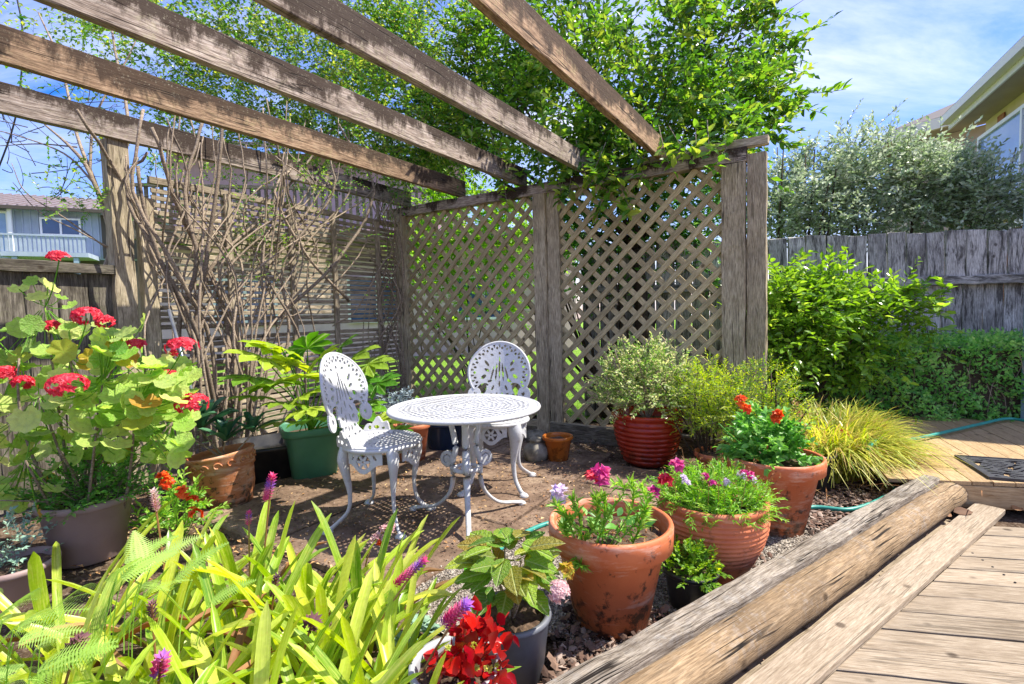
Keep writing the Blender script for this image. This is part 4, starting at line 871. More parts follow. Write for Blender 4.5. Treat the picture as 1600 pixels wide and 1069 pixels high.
# pinnate fine foliage
TF = leaf_t(.55, .15, 'mid')
def fine(lst, size, n, L, mat='leaf_vine', name='foliage', parent=vn, rg=rg, droop=.35, upb=.2):
    return crown(lst, TF, L, n, size, parent, mat, rg, name, 'bark', droop, 1.0, .0013, .5, upb)
fine([(120, 30, 4.4, 80, 60, .4, 80), (230, 60, 4.5, 90, 60, .4, 150), (350, 40, 4.6, 110, 70, .5, 250), (280, 130, 4.5, 110, 40, .35, 160), (430, 110, 4.8, 120, 80, .5, 380), (540, 60, 5.2, 130, 90, .6, 460), (560, 180, 5.2, 120, 80, .5, 500),
      (660, 60, 5.4, 120, 90, .6, 420), (640, 250, 5.4, 100, 50, .35, 420), (700, 170, 5.5, 110, 90, .5, 420), (460, 220, 4.8, 100, 40, .3, 260), (200, 180, 4.2, 90, 30, .3, 70), (480, -60, 5, 260, 50, .6, 260), (330, 210, 4.6, 70, 25, .25, 80), (60, 110, 4.2, 60, 25, .3, 30)], .050, 11, .26)
fine([(95, 265, 3.3, 40, 14, .1, 9), (130, 325, 3.3, 40, 12, .1, 9), (90, 290, 3.4, 30, 10, .1, 6), (70, 300, 3.3, 40, 20, .1, 6), (165, 310, 3.4, 30, 20, .1, 6), (390, 340, 4.1, 40, 30, .1, 22), (270, 370, 3.9, 25, 40, .1, 9), (300, 270, 4.0, 70, 30, .1, 36), (430, 410, 4.2, 40, 60, .1, 12), (380, 380, 4.1, 15, 25, .1, 14), (480, 280, 4.4, 70, 25, .1, 38), (240, 240, 3.7, 40, 40, .1, 18), (330, 440, 3.8, 60, 60, .2, 8), (520, 370, 4.5, 60, 60, .1, 8)], .034, 11, .16, name='low_foliage')
# plants growing beyond the lattice
bh = thing('leafy_shrub', 'loose bright green shrub growing beyond the left lattice panel', 'shrub', at(740, 500, 7.4)*np.array([1, 1, 0])); rg = np.random.default_rng(41)
mb = MB(); b_ = np.array(WM[bh.name].translation)
for q in range(9): branchy(mb, b_+rg.normal(0, .1, 3)*np.array([1, 1, 0]), [b_+np.array([rg.normal(0, .7), rg.normal(0, .4), rg.uniform(1.2, 2.4)])], .016)
part('stems', mb, MAT['bark_d'], bh, True)
crown([(720, 370, 7.4, 120, 90, .5, 420), (800, 360, 7.4, 90, 90, .5, 320), (760, 490, 7.4, 100, 60, .4, 170), (660, 400, 7, 50, 80, .3, 120)], T5, .3, 9, .10, bh, 'leaf_fresh', rg)
bh2 = thing('leafy_shrub', 'dark stemmed green shrub growing beyond the right lattice panel', 'shrub', at(960, 500, 5.1)*np.array([1, 1, 0])); b_ = np.array(WM[bh2.name].translation); mb = MB()
for q in range(12): branchy(mb, b_+rg.normal(0, .12, 3)*np.array([1, 1, 0]), [b_+np.array([rg.normal(0, .5), rg.normal(0, .15), rg.uniform(1.2, 2.1)])], .02)
part('stems', mb, MAT['bark_d'], bh2, True)
crown([(930, 360, 5.2, 90, 60, .3, 260), (1040, 340, 5.2, 90, 60, .3, 260), (1000, 430, 5.2, 80, 50, .25, 100), (1110, 380, 5.1, 50, 110, .25, 110)], T5, .25, 9, .08, bh2, 'leaf_mid', rg)
# silver green hedge trees over the back fence
sg_ = thing('silver_shrub', 'big silvery green shrub rising above the back fence before the cream house', 'shrub', at(1400, 480, 6.2)*np.array([1, 1, 0])); b_ = np.array(WM[sg_.name].translation); mb = MB(); rg = np.random.default_rng(51)
for q in range(26):
    x = rg.uniform(1200, 1590); p = at(x, 470, 6.2); p[2] = 0; branchy(mb, p, [at(x+rg.normal(0, 25), rg.uniform(225, 320), 6.2+rg.normal(0, .3))], .025, wob=.05)
part('stems', mb, MAT['bark_d'], sg_, True)
crown([(1250, 305, 6.1, 75, 60, .5, 460), (1340, 290, 6.1, 80, 65, .5, 520), (1430, 294, 6.0, 80, 62, .5, 560), (1505, 312, 5.9, 62, 58, .5, 420), (1550, 330, 5.8, 45, 50, .4, 260), (1210, 340, 6.1, 40, 40, .4, 220), (1400, 350, 6, 200, 30, .4, 420), (1260, 245, 6.1, 22, 18, .2, 16), (1470, 240, 6.0, 50, 14, .25, 36), (1330, 235, 6.1, 50, 14, .2, 26), (1585, 320, 5.8, 14, 30, .3, 30)], T5, .26, 10, .072, sg_, 'leaf_silver', rg, 'crown', 'bark_d', .1, .8, .0018, .9)
# lemon bush
lm = thing('citrus_bush', 'bright glossy citrus bush between the lattice end post and the hedge', 'shrub', at(1250, 560, 4.6)*np.array([1, 1, 0])); b_ = np.array(WM[lm.name].translation); mb = MB(); rg = np.random.default_rng(61)
branchy(mb, b_, [at(1200, 470, 4.4), at(1300, 450, 4.5), at(1400, 470, 4.3), at(1340, 520, 4.2), at(1250, 430, 4.5), at(1230, 520, 4.2)], .022, wob=.2); part('branches', mb, MAT['bark_d'], lm, True)
crown([(1225, 490, 4.3, 55, 60, .3, 230), (1290, 490, 4.4, 70, 52, .35, 260), (1370, 500, 4.3, 60, 34, .3, 150), (1270, 450, 4.4, 26, 22, .2, 30), (1240, 555, 4.2, 60, 40, .3, 150), (1415, 478, 4.3, 30, 12, .15, 22), (1330, 560, 4.3, 60, 26, .2, 90)], T10, .22, 9, .082, lm, 'leaf_lemon', rg)
# clipped hedge
hA = G(1330, 652, .14); hB = G(1640, 660, .14); hd_ = N((hB-hA)*np.array([1, 1, 0])); hn_ = np.array([-hd_[1], hd_[0], 0]); hA = np.array([hA[0], hA[1], 0])-hd_*.35; HL = 3.6; HH = .80; HD = .55
hg = thing('clipped_hedge', 'low clipped dark green box hedge in front of the paling fence', 'hedge', hA); rg = np.random.default_rng(71)
n = 21000; u = rg.uniform(0, HL, n); f_ = rg.uniform(0, 1, n); bump_ = lambda a, b: .04*np.sin(a*5+b*3)+.045*np.sin(a*15+b*17)+.03*np.sin(a*31-b*27)
zf = rg.uniform(0.1, HH, n); front = f_ < .62; P = np.where(front[:, None], hA+hd_*u[:, None]+hn_*(bump_(u, zf)+np.abs(rg.normal(0, .035, n)))[:, None]+up*zf[:, None], hA+hd_*u[:, None]+hn_*rg.uniform(0, HD, n)[:, None]+up*(HH+bump_(u, f_*9)*.6-np.abs(rg.normal(0, .03, n)))[:, None])
nr = np.where(front[:, None], -hn_+np.array([0, 0, .5]), np.array([0, 0, 1.])); d = N(nr*.7+rg.normal(0, .7, (n, 3))); mb = MB(); scatter(mb, T5, P, d, N(nr+rg.normal(0, .6, (n, 3))), rg.uniform(.026, .05, n), np.clip(.5+.35*np.sin(u*9+zf*14)+rg.normal(0, .25, n), 0, 1)); part('foliage', mb, MAT['leaf_hedge'], hg, kind='stuff')
mb = MB(); mb.add(*quadbox(hA+hd_*.03+hn_*.09+up*.02, hd_*(HL-.06), hn_*(HD-.14), up*(HH-.12))); part('dark_inner_box', mb, MAT['bark_d'], hg)  # solid dark box added behind the leaves as the hedge's dark inside
mb = MB()
for q in range(160):
    a = rg.uniform(0, HL); p = hA+hd_*a+hn_*rg.uniform(.04, .14); mb.add(*tube(bez(p+up*rg.uniform(0, .3), p+up*.4+rg.normal(0, .04, 3), p+up*rg.uniform(.4, .75)+rg.normal(0, .08, 3), 5), .003, 4))
part('twigs', mb, MAT['bark'], hg, kind='stuff')

# ------------------------------------------------------------------ potted and ground plants
def potprof(rb, rt, h, lip=.02, lh=.05, soil=.04, th=.014):
    rm = rb+(rt-lip-rb)*(1-lh/h)
    return [(0, .003), (rb-.006, .0), (rb, .006), (rm, h-lh-.004), (rm+lip*.6, h-lh), (rt-.002, h-lh+.006), (rt, h-.012), (rt-.003, h-.003), (rt-.009, h), (rt-.018, h-.004), (rt-.02, h-.02), (rt-.026-soil*.05, h-soil-.03)]
def smooth_lathe(prof, segs=56, c=(0, 0, 0), wob=.004): return lathe(prof, segs, c, wob)
def soil_mesh(r, z, c, rng, amp=.008):
    th = np.arange(28)/28*2*math.pi; rr = np.linspace(0, r, 8)[1:]; V = [(0, 0, z+amp)]
    for q in rr:
        for t in th: V.append((q*math.cos(t), q*math.sin(t), z+rng.normal(0, amp*.5)+amp*(1-q/r)))
    F3 = np.array([(0, 1+j, 1+(j+1) % 28) for j in range(28)]); F4 = np.array([(1+i*28+j, 1+(i+1)*28+j, 1+(i+1)*28+(j+1) % 28, 1+i*28+(j+1) % 28) for i in range(6) for j in range(28)])
    return np.array(V)+np.asarray(c), [F3, F4]
def potted(name, label, cat, base, prof, mat, soilz, soilr, group=None, tilt=None, potname='pot', wob=.004, segs=56):
    root = thing(name, label, cat, base, group); rng = np.random.default_rng(int(abs(base[0])*1000))
    p = part(potname, MB().add(*smooth_lathe(prof, segs, base, wob)), MAT[mat], root, True)
    if soilr: part('soil', MB().add(*soil_mesh(soilr, soilz, base, rng)), MAT['soil'], root)
    return root
def lp(name, me, parent, pos, d, upv, size, mat=None, wx=1.):
    d = Vector(d).normalized(); u = Vector(upv); s = d.cross(u); s = s.normalized() if s.length > 1e-4 else Vector((1, 0, 0)); u = s.cross(d); sz = size
    Mx = Matrix(((s[0]*sz*wx, d[0]*sz, u[0]*sz, pos[0]), (s[1]*sz*wx, d[1]*sz, u[1]*sz, pos[1]), (s[2]*sz*wx, d[2]*sz, u[2]*sz, pos[2]), (0, 0, 0, 1)))
    return link(name, me, parent, Mx)
def tmesh(name, T, mat, smooth=False):
    V, F = T; return MB().add(V, [F] if isinstance(F, np.ndarray) else F).mesh(name, MAT[mat], smooth)
def small_sprays(parent, name, mat, c, R, cnt, T, L, n, size, rng, stem='bark', droop=.25, upb=.4, spread=.9, shell=.5, upj=.5, half=True):
    mb = MB(); st = MB(); p, v = ellpts(rng, (0, 0, 0), R, cnt, shell)
    if half: p[:, 2] = np.abs(p[:, 2])
    d = N(N(p/np.asarray(R))+rng.normal(0, .5, v.shape)+np.array([0, 0, upb])); sprays(mb, st, T, np.asarray(c)+p, d, rng.uniform(.7, 1.3, cnt)*L, n, size, rng, droop, spread, upj, .0012)
    part(name, mb, MAT[mat], parent, kind='stuff'); part('twigs', st, MAT[stem], parent, kind='stuff')
def stems_to(parent, c, tips, r, mat, rng, name='stem', wob=.15):
    mb = MB()
    for t_ in tips: branchy(mb, c, [t_], r, .5, wob, rng, 5, .5)
    return part(name, mb, MAT[mat], parent, True)
Z0 = .0
# --- red glazed ribbed pot
b = G(1012, 722); prof = [(0, .003), (.15, 0), (.16, .01)]
for k in range(9):
    z = .02+k*.034; r = .165+.075*math.sin(min(1, (k+.5)/9*1.1)*math.pi/2); prof += [(r-.004, z), (r+.006, z+.010), (r+.006, z+.022), (r-.004, z+.032)]
prof += [(.238, .335), (.252, .345), (.256, .36), (.25, .372), (.235, .374), (.226, .36), (.21, .29)]
rp = potted('red_glazed_planter', 'large red glazed ribbed pot holding a variegated fine leaved shrub', 'potted plant', b, prof, 'glaze', .30, .212); rg = np.random.default_rng(101)
b = np.asarray(b); stems_to(rp, b+[0, 0, .3], [b+np.array([rg.normal(0, .16), rg.normal(0, .12), rg.uniform(.5, .85)]) for _ in range(14)], .008, 'bark', rg)
small_sprays(rp, 'foliage', 'leaf_fine', b+[0.0, 0, .42], (.36, .30, .44), 620, leaf_t(.45, .15, 'mid'), .13, 13, .034, rg, shell=.4)
# --- small amber pot, empty
b = G(872, 722); potted('amber_pot', 'small empty amber glazed pot beside the lattice post', 'flowerpot', b, potprof(.075, .115, .20, .012, .03, .03), 'amber', .165, .088)
# --- mottled stone urn
b = G(838, 722); solo('stone_urn', MB().add(*smooth_lathe([(0, .0), (.05, 0), (.085, .03), (.098, .075), (.085, .12), (.05, .145), (.04, .155), (.055, .165), (.04, .18), (0, .19)], 30, b, .01)), MAT['stone'], 'squat mottled stone jar beside the amber pot', 'jar', smooth=True, origin=tuple(b))
b = G(836, 690); rk = MB(); V, F = lathe([(0, 0), (.09, .01), (.10, .05), (.06, .09), (0, .1)], 12, b, .12); V = V+np.random.default_rng(3).normal(0, .005, V.shape); solo('stone', rk.add(V, F), MAT['stone'], 'rough pale stone lying by the foot of the lattice post', 'stone', origin=tuple(b))
# --- yellow green shrubs
for (x, y, Zp, R, sd, lb) in ((1105, 690, 3.45, (.24, .22, .42), 5, 'yellow green fine leaved bush just right of the red glazed pot'), (1185, 690, 3.2, (.30, .24, .42), 6, 'yellow green feathery bush in front of the lattice end post')):
    b = at(x, y, Zp); b[2] = 0; rg = np.random.default_rng(sd); s_ = thing('azalea_bush', lb, 'shrub', b, 'yellow green bushes right of the red pot')
    stems_to(s_, b, [b+np.array([rg.normal(0, .16), rg.normal(0, .12), rg.uniform(.35, .7)]) for _ in range(22)], .007, 'bark_d', rg)
    small_sprays(s_, 'foliage', 'leaf_azalea', b+[0, 0, .32], R, 420, leaf_t(.34, .15, 'mid'), .11, 14, .030, rg, upb=.5)
# --- small terracotta with handle
b = G(1118, 745); hp = potted('terracotta_pot', 'small soil filled terracotta pot behind the pink flowering jar', 'flowerpot', b, potprof(.10, .135, .17, .012, .035, .02), 'terra', .145, .108)
mb = MB(); mb.add(*tube(catmull([b+np.array([.11, -.06, .15]), b+np.array([.16, -.1, .165]), b+np.array([.19, -.06, .15]), b+np.array([.17, -.02, .11])], 5), .014, 8)); part('handle', mb, MAT['terra'], hp, True)
# --- big terracotta on the right with orange flowers
b = G(1210, 826); b3 = np.asarray(b); t3 = potted('terracotta_planter', 'large plain terracotta pot with broad green leaves and orange blooms', 'potted plant', b, potprof(.13, .222, .375, .016, .075, .04), 'terra', .335, .19); rg = np.random.default_rng(111)
stems_to(t3, b3+[0, 0, .33], [b3+np.array([rg.normal(-.02, .13), rg.normal(0, .1), rg.uniform(.42, .58)]) for _ in range(18)], .005, 'leaf_mid', rg)
small_sprays(t3, 'foliage', 'leaf_mid', b3+[-.05, 0, .36], (.17, .15, .20), 150, leaf_t(.55, .16, 'full', .15), .09, 8, .05, rg, 'leaf_mid', .35, .3)
def flower(parent, p, mat, R, n, size, rng, T=None, name='flower', nrm=(0, -.3, 1), shape=1.):
    T = T or leaf_t(.7, .2, 'mid', .1); v = N(rng.normal(size=(n, 3))+np.asarray(nrm)*1.2); mb = MB(); pos = np.asarray(p)+v*np.array([R, R, R*shape])
    for q in range(5):
        a = q*2*math.pi/5; s = N(np.cross(v, [.3, .2, 1.])); t = np.cross(v, s); d = N(s*math.cos(a)+t*math.sin(a)+v*.35); scatter(mb, T, pos, d, v+rng.normal(0, .1, v.shape), size*rng.uniform(.8, 1.2, n), rng.uniform(0, 1, n))
    return part(name, mb, MAT[mat], parent)
for x, y, R in ((1158, 628, .022), (1165, 640, .016), (1215, 648, .012), (1212, 655, .01)): flower(t3, at(x, y, 2.38), 'fl_orange', R, 16, .022, rg)

sc_ = MB()
for x, y in ((1242, 632), (1250, 650), (1262, 668), (1256, 680)):
    p = at(x, y, 2.4); v = N(rg.normal(size=(26, 3))); scatter(sc_, leaf_t(.6, .2, 'kite'), p+v*[.008, .008, .02], v+[0, 0, .5], v, .014, rg.uniform(0, 1, 26))
part('seedhead', sc_, MAT['leaf_dry'], t3)
# --- black pot behind it
b = G(1272, 765); bp = potted('black_nursery_pot', 'black plastic nursery pot behind the large right terracotta pot', 'flowerpot', b, potprof(.085, .12, .23, .006, .02, .03), 'black_pl', .19, .103)
small_sprays(bp, 'foliage', 'leaf_mid', np.asarray(b)+[0, 0, .2], (.08, .08, .08), 14, T5, .06, 6, .025, np.random.default_rng(1))
# --- ribbed jar with pink and lilac flowers
b = G(1113, 900); bj = np.asarray(b); prof = [(0, .003), (.12, 0), (.126, .008), (.128, .02)]
hs_ = [(.02, .128), (.06, .142), (.11, .165), (.17, .193), (.22, .208), (.26, .212), (.29, .208), (.31, .20)]
zz = np.arange(.03, .30, .004); rr = np.interp(zz, [h for h, _ in hs_], [r for _, r in hs_]); rr = rr+np.where(zz > .10, .0028*np.sin(zz*2*math.pi/.019), 0)
prof += [(float(r), float(z)) for r, z in zip(rr, zz)]+[(.203, .305), (.212, .315), (.214, .33), (.205, .338), (.192, .335), (.188, .32), (.18, .27)]
jr = potted('ribbed_terracotta_jar', 'ribbed bulging terracotta jar filled with lilac and pink flowering dianthus', 'potted plant', b, prof, 'terra2', .30, .182, segs=64); rg = np.random.default_rng(121)
small_sprays(jr, 'foliage', 'leaf_fresh', bj+[0, 0, .29], (.225, .21, .13), 560, leaf_t(.26, .15, 'mid', .1), .07, 11, .030, rg, 'leaf_fresh', .35, .35, shell=.4)
for q in range(13):
    x, y = rg.uniform(1060, 1180), rg.uniform(730, 762); flower(jr, at(x, y, 2.0+rg.uniform(-.05, .12)), 'fl_pale' if q % 3 else 'fl_pink', .010, 9, .014, rg)
for x, y, mt in ((1040, 752, 'fl_red'), (1020, 771, 'fl_pink'), (1057, 728, 'fl_pink')): flower(jr, at(x, y, 1.92), mt, .014, 9, .026, rg)
mb = MB()
for q in range(60):
    a = rg.uniform(0, 6.28); r = .2*rg.uniform(0, 1)**.5; p = bj+[r*math.cos(a), r*math.sin(a), .36]; e = p+[rg.normal(0, .03), rg.normal(0, .03), rg.uniform(.04, .12)]; mb.add(*tube(bez(p, (p+e)/2, e, 4), .0009, 4)); v = N(rg.normal(size=(5, 3))); scatter(mb, leaf_t(.5, .2, 'kite'), e+v*.004, v, v[::-1], .010, rg.uniform(0, 1, 5))
part('seed_stalks', mb, MAT['leaf_dry'], jr, kind='stuff')
# --- foreground terracotta pot with straggly plants
b = G(955, 972); bf = np.asarray(b); ft = potted('terracotta_planter', 'biggest foreground terracotta pot with dark stains and straggly petunias', 'potted plant', b, potprof(.125, .215, .375, .014, .085, .06), 'terra', .315, .185, segs=72); rg = np.random.default_rng(131)
zr = .375
def fp(x, y, z): # place over the pot at level z
    return G(x, y, z)
mb = MB(); st = MB()
TN = leaf_t(.22, .12, 'mid', .1); TB = leaf_t(.5, .15, 'full', .12)
for pts in ([(900, 840), (890, 810), (880, 795), (868, 780)], [(910, 845), (905, 800), (895, 770)], [(930, 850), (950, 800), (975, 760), (960, 748)], [(950, 850), (985, 790), (990, 765), (984, 745)], [(960, 845), (1000, 800), (1010, 775), (1000, 750)], [(905, 850), (925, 820), (935, 790), (930, 768)], [(900, 855), (905, 870), (910, 878)], [(940, 850), (945, 790), (940, 765)], [(985, 850), (1000, 815), (1010, 790)], [(890, 835), (880, 815), (900, 800)]):
    shoot([(x, y+8, 1.66-(i*.02)) for i, (x, y) in enumerate(pts)], 26, .040, TN, rg, mb, st, .0028, rep=3)
part('foliage', mb, MAT['leaf_fresh'], ft, kind='stuff'); part('stem', st, MAT['leaf_fresh'], ft)
me_b = tmesh('leaf', TB, 'leaf_mid')
for q in range(34):
    a = rg.uniform(0, 6.28); r = rg.uniform(.02, .17); p = bf+[r*math.cos(a), r*math.sin(a), .325+rg.uniform(0, .05)]; lp('leaf', me_b, ft, p, (math.cos(a+rg.normal(0, .8)), math.sin(a+rg.normal(0, .8)), .4), (rg.normal(0, .3), rg.normal(0, .3), 1), rg.uniform(.035, .065))
mb = MB()
for q in range(160):
    a = rg.uniform(0, 6.28); r = rg.uniform(.0, .18); p = bf+[r*math.cos(a), r*math.sin(a), .33]; v = N(rg.normal(size=(1, 3))); scatter(mb, leaf_t(.2, .1, 'kite'), [p], v+[0, 0, .3], v[:, ::-1], .03, rg.uniform(0, 1, 1))
part('dead_stems', mb, MAT['leaf_dry'], ft, kind='stuff')
for x, y, mt, R in ((938, 742, 'fl_pink', .02), (930, 748, 'fl_red', .016), (874, 772, 'fl_pale', .014)): flower(ft, at(x, y, 1.63), mt, R, 8, .028, rg)
# --- small black pot with succulent rosettes
b = G(1080, 948); bs = np.asarray(b); sp_ = potted('black_succulent_pot', 'small black pot with lime green leafy succulent between two terracotta pots', 'potted plant', b, potprof(.075, .10, .15, .005, .018, .02), 'black_pl', .135, .09); rg = np.random.default_rng(141)
small_sprays(sp_, 'foliage', 'leaf_azalea', bs+[-.01, 0, .13], (.115, .11, .09), 150, leaf_t(.6, .16, 'mid', .05), .045, 9, .024, rg, 'leaf_fresh', .1, .5, upj=.3)
# --- hydrangea in dark pot
b = G(800, 1052); bh_ = np.asarray(b); hy = potted('hydrangea_pot', 'dark grey pot with yellowing hydrangea and one faded pink flower head', 'potted plant', b, potprof(.095, .125, .20, .006, .02, .03), 'grey_pl', .17, .108); rg = np.random.default_rng(151)
def ovate(w=.6, n=9):
    ys = np.linspace(0, 1, n); hw = w/2*np.sin(np.pi*ys**.85)**.8*(1-.25*ys); hw[0] = .01; hw[-1] = .0; V = []; F = []
    for i, (y, h) in enumerate(zip(ys, hw)):
        ser = 1+(.10 if i % 2 else -.04); zc = -.18*y*y
        V += [(-h*ser, y, zc+.22*h), (-h*.5, y, zc+.05*h+.012), (0, y, zc), (h*.5, y, zc+.05*h+.012), (h*ser, y, zc+.22*h)]
    for i in range(n-1):
        for j in range(4): F.append((i*5+j, i*5+j+1, i*5+5+j+1, i*5+5+j))
    return np.array(V), np.array(F)
OV = ovate(.62); me_h = tmesh('leaf', OV, 'leaf_hyd', True)
tips = []
for q in range(7):
    a = q*.9; tips.append(bh_+np.array([.06*math.cos(a), .06*math.sin(a), rg.uniform(.28, .42)]))
stems_to(hy, bh_+[0, 0, .16], tips, .0045, 'bark', rg)
for q in range(62):
    u_ = rg.uniform(0, 1); a = q*2.4; r = .03+.12*math.sqrt(rg.uniform(0, 1)); z = .44-1.1*r*r*8*.3-rg.uniform(0, .12); p = bh_+[r*.55*math.cos(a), r*.55*math.sin(a), z]
    lp('leaf', me_h, hy, p, (math.cos(a), math.sin(a), rg.uniform(-.35, .5)), (rg.normal(0, .25), rg.normal(0, .25)-.1, 1), rg.uniform(.08, .125))
flower(hy, at(873, 925, 1.42), 'fl_hyd', .028, 60, .012, rg, name='flower_head')
flower(hy, at(884, 893, 1.45), 'leaf_geranium_y', .015, 10, .02, rg, name='faded_leaves')
# --- red begonia in light grey pot
b = G(715, 1165, 0.0); bb = np.asarray(b); bg_ = potted('begonia_pot', 'light grey ribbed pot of deep red begonias at the bottom edge', 'potted plant', b, [(0, .003), (.08, 0)]+[(.08+.03*z/.2+.0015*math.sin(z*600), z) for z in np.arange(.005, .2, .003)]+[(.113, .2), (.118, .21), (.116, .22), (.104, .22), (.10, .205), (.095, .16)], 'lgrey_pl', .19, .099); rg = np.random.default_rng(161)
me_r = tmesh('petal', ovate(1.0, 7), 'fl_beg', True)
c0 = at(742, 1015, 1.28); stems_to(bg_, bb+[0, 0, .18], [c0+rg.normal(0, .045, 3) for _ in range(10)], .0035, 'fl_beg', rg)
for q in range(120):
    v = N(rg.normal(size=3)+np.array([0, -.3, .3])); p = c0+v*np.array([.105, .08, .085])*rg.uniform(.35, 1.05); lp('petal', me_r, bg_, p, v+rg.normal(0, .6, 3), v+rg.normal(0, .4, 3), rg.uniform(.022, .046))
for q in range(6): flower(bg_, c0+np.array([rg.normal(0, .06), -.07, rg.normal(.0, .04)]), 'leaf_grass', .004, 5, .008, rg, name='flower_eye')
# --- green planter with fatsia
def square_lathe(prof, c, ex=5., segs=48, rot=0., ax=1.):
    th = np.arange(segs)/segs*2*math.pi; k = (np.abs(np.cos(th))**ex+np.abs(np.sin(th))**ex)**(-1/ex); V = []
    for r, z in prof:
        x = r*k*np.cos(th)*ax; y = r*k*np.sin(th); V.append(np.stack([x*math.cos(rot)-y*math.sin(rot), x*math.sin(rot)+y*math.cos(rot), np.full(segs, z)], -1))
    n = len(prof); i = np.arange(n-1)[:, None]*segs; j = np.arange(segs)[None]; kk = (j+1) % segs
    return np.concatenate(V)+np.asarray(c), [np.stack([i+j, i+kk, i+segs+kk, i+segs+j], -1).reshape(-1, 4)]
b = G(490, 742); bq = np.asarray(b); fa = thing('fatsia_planter', 'green square plastic planter with large glossy lobed leaves', 'potted plant', b); rg = np.random.default_rng(171)
part('pot', MB().add(*square_lathe([(0, .0), (.135, 0), (.145, .01), (.178, .30), (.185, .31), (.198, .312), (.202, .325), (.203, .355), (.196, .362), (.186, .36), (.182, .345), (.175, .28)], b, 6, 64, .5)), MAT['green_pl'], fa, True)
part('soil', MB().add(*soil_mesh(.178, .30, b, rg)), MAT['soil'], fa)
def palmate(nl=8, span=2.3):
    V = [(0, 0, 0)]; F = []
    for i in range(nl):
        a = -span+2*span*i/(nl-1); L_ = .62*(1-.28*abs(a)/span); dx, dy = math.sin(a), math.cos(a); sx, sy = dy, -dx; k = len(V)
        for (t, hw) in ((.3, .07), (.6, .145), (.85, .10)):
            for sgn in (-1, 0, 1): V.append((dx*L_*t+sx*hw*sgn*L_*1.6, dy*L_*t+sy*hw*sgn*L_*1.6, (.03 if sgn else 0)-.18*t*t*L_))
        V.append((dx*L_, dy*L_, -.2*L_))
        F += [(0, k+1, k), (0, k+2, k+1)]
        for r_ in range(2):
            for c_ in range(2): F += [(k+r_*3+c_, k+r_*3+c_+1, k+r_*3+3+c_+1), (k+r_*3+c_, k+r_*3+3+c_+1, k+r_*3+3+c_)]
        F += [(k+6, k+7, k+9), (k+7, k+8, k+9)]
        if i: F += [(0, k, pk+2), (k, k+3, pk+2), (k+3, pk+5, pk+2)]
        pk = k
    return np.array(V), np.array(F)
me_f = tmesh('leaf', palmate(), 'leaf_fatsia', True); me_pt = None
for (x, y, Z, s) in ((410, 560, 3.2, .30), (395, 590, 3.15, .26), (440, 545, 3.3, .28), (480, 545, 3.4, .26), (500, 560, 3.3, .22), (430, 600, 3.1, .28), (470, 590, 3.15, .26), (450, 630, 3.05, .22), (505, 600, 3.2, .2), (550, 560, 3.4, .28), (575, 570, 3.5, .24), (560, 600, 3.4, .22), (590, 600, 3.5, .22), (480, 640, 3.0, .2), (490, 655, 2.95, .24), (470, 620, 3.1, .22), (590, 660, 3.3, .26), (610, 680, 3.25, .22), (565, 640, 3.35, .24), (400, 620, 3.15, .22), (520, 580, 3.35, .22), (535, 615, 3.4, .2), (455, 570, 3.35, .25), (420, 545, 3.35, .24), (530, 545, 3.45, .22), (495, 610, 3.4, .24), (440, 660, 3.2, .2), (570, 690, 3.3, .2)):
    p = at(x, y, Z); d = p-(bq+[0, 0, .45]); d[2] *= .3; d = N(d)+np.array([0, -.15, rg.uniform(-.1, .25)]); lp('leaf', me_f, fa, p, d, (rg.normal(0, .15), -.55, 1), s*1.3)
    part('leaf_stalk', MB().add(*tube(bez(bq+[rg.normal(0, .03), rg.normal(0, .03), .3], (bq+p)/2+[0, 0, .28], p, 8), .004, 5)), MAT['leaf_fresh'], fa)
# --- black trough at the left of it
b = G(415, 745); solo('black_trough', MB().add(*square_lathe([(0, 0), (.2, 0), (.22, .22), (.235, .225), (.235, .25), (.21, .25), (.2, .18), (0, .18)], b, 7, 48, .55, .8)), MAT['black_pl'], 'low black plastic trough left of the green planter', 'trough', smooth=True, origin=tuple(b))
# --- striped terracotta pot, dusty miller, blue pot
b = G(645, 722); st_ = potted('striped_terracotta_pot', 'aged terracotta pot with a round side hole behind the front chair', 'potted plant', b, potprof(.09, .14, .30, .01, .04, .03), 'terra2', .27, .115); rg = np.random.default_rng(181)
p_ = at(642, 678, 3.35); mb = MB().add(*lathe([(0, -.004), (.032, -.004), (.032, .004), (0, .004)], 20)); hole = link('drain_hole', mb.mesh('drain_hole', MAT['black_pl']), st_, Matrix.Translation(Vector(np.asarray(b)+[-.035, -.118, .16])) @ Matrix.Rotation(math.radians(78), 4, 'X'))
small_sprays(st_, 'foliage', 'leaf_dusty', np.asarray(b)+[-.12, .02, .32], (.16, .12, .24), 90, leaf_t(.4, .15, 'mid'), .08, 10, .034, rg, 'leaf_dusty')
b = G(695, 702); potted('dark_blue_pot', 'dark blue glazed pot in the shade behind the table', 'flowerpot', b, potprof(.13, .17, .24, .01, .03, .03), 'blue_pl', .20, .14)
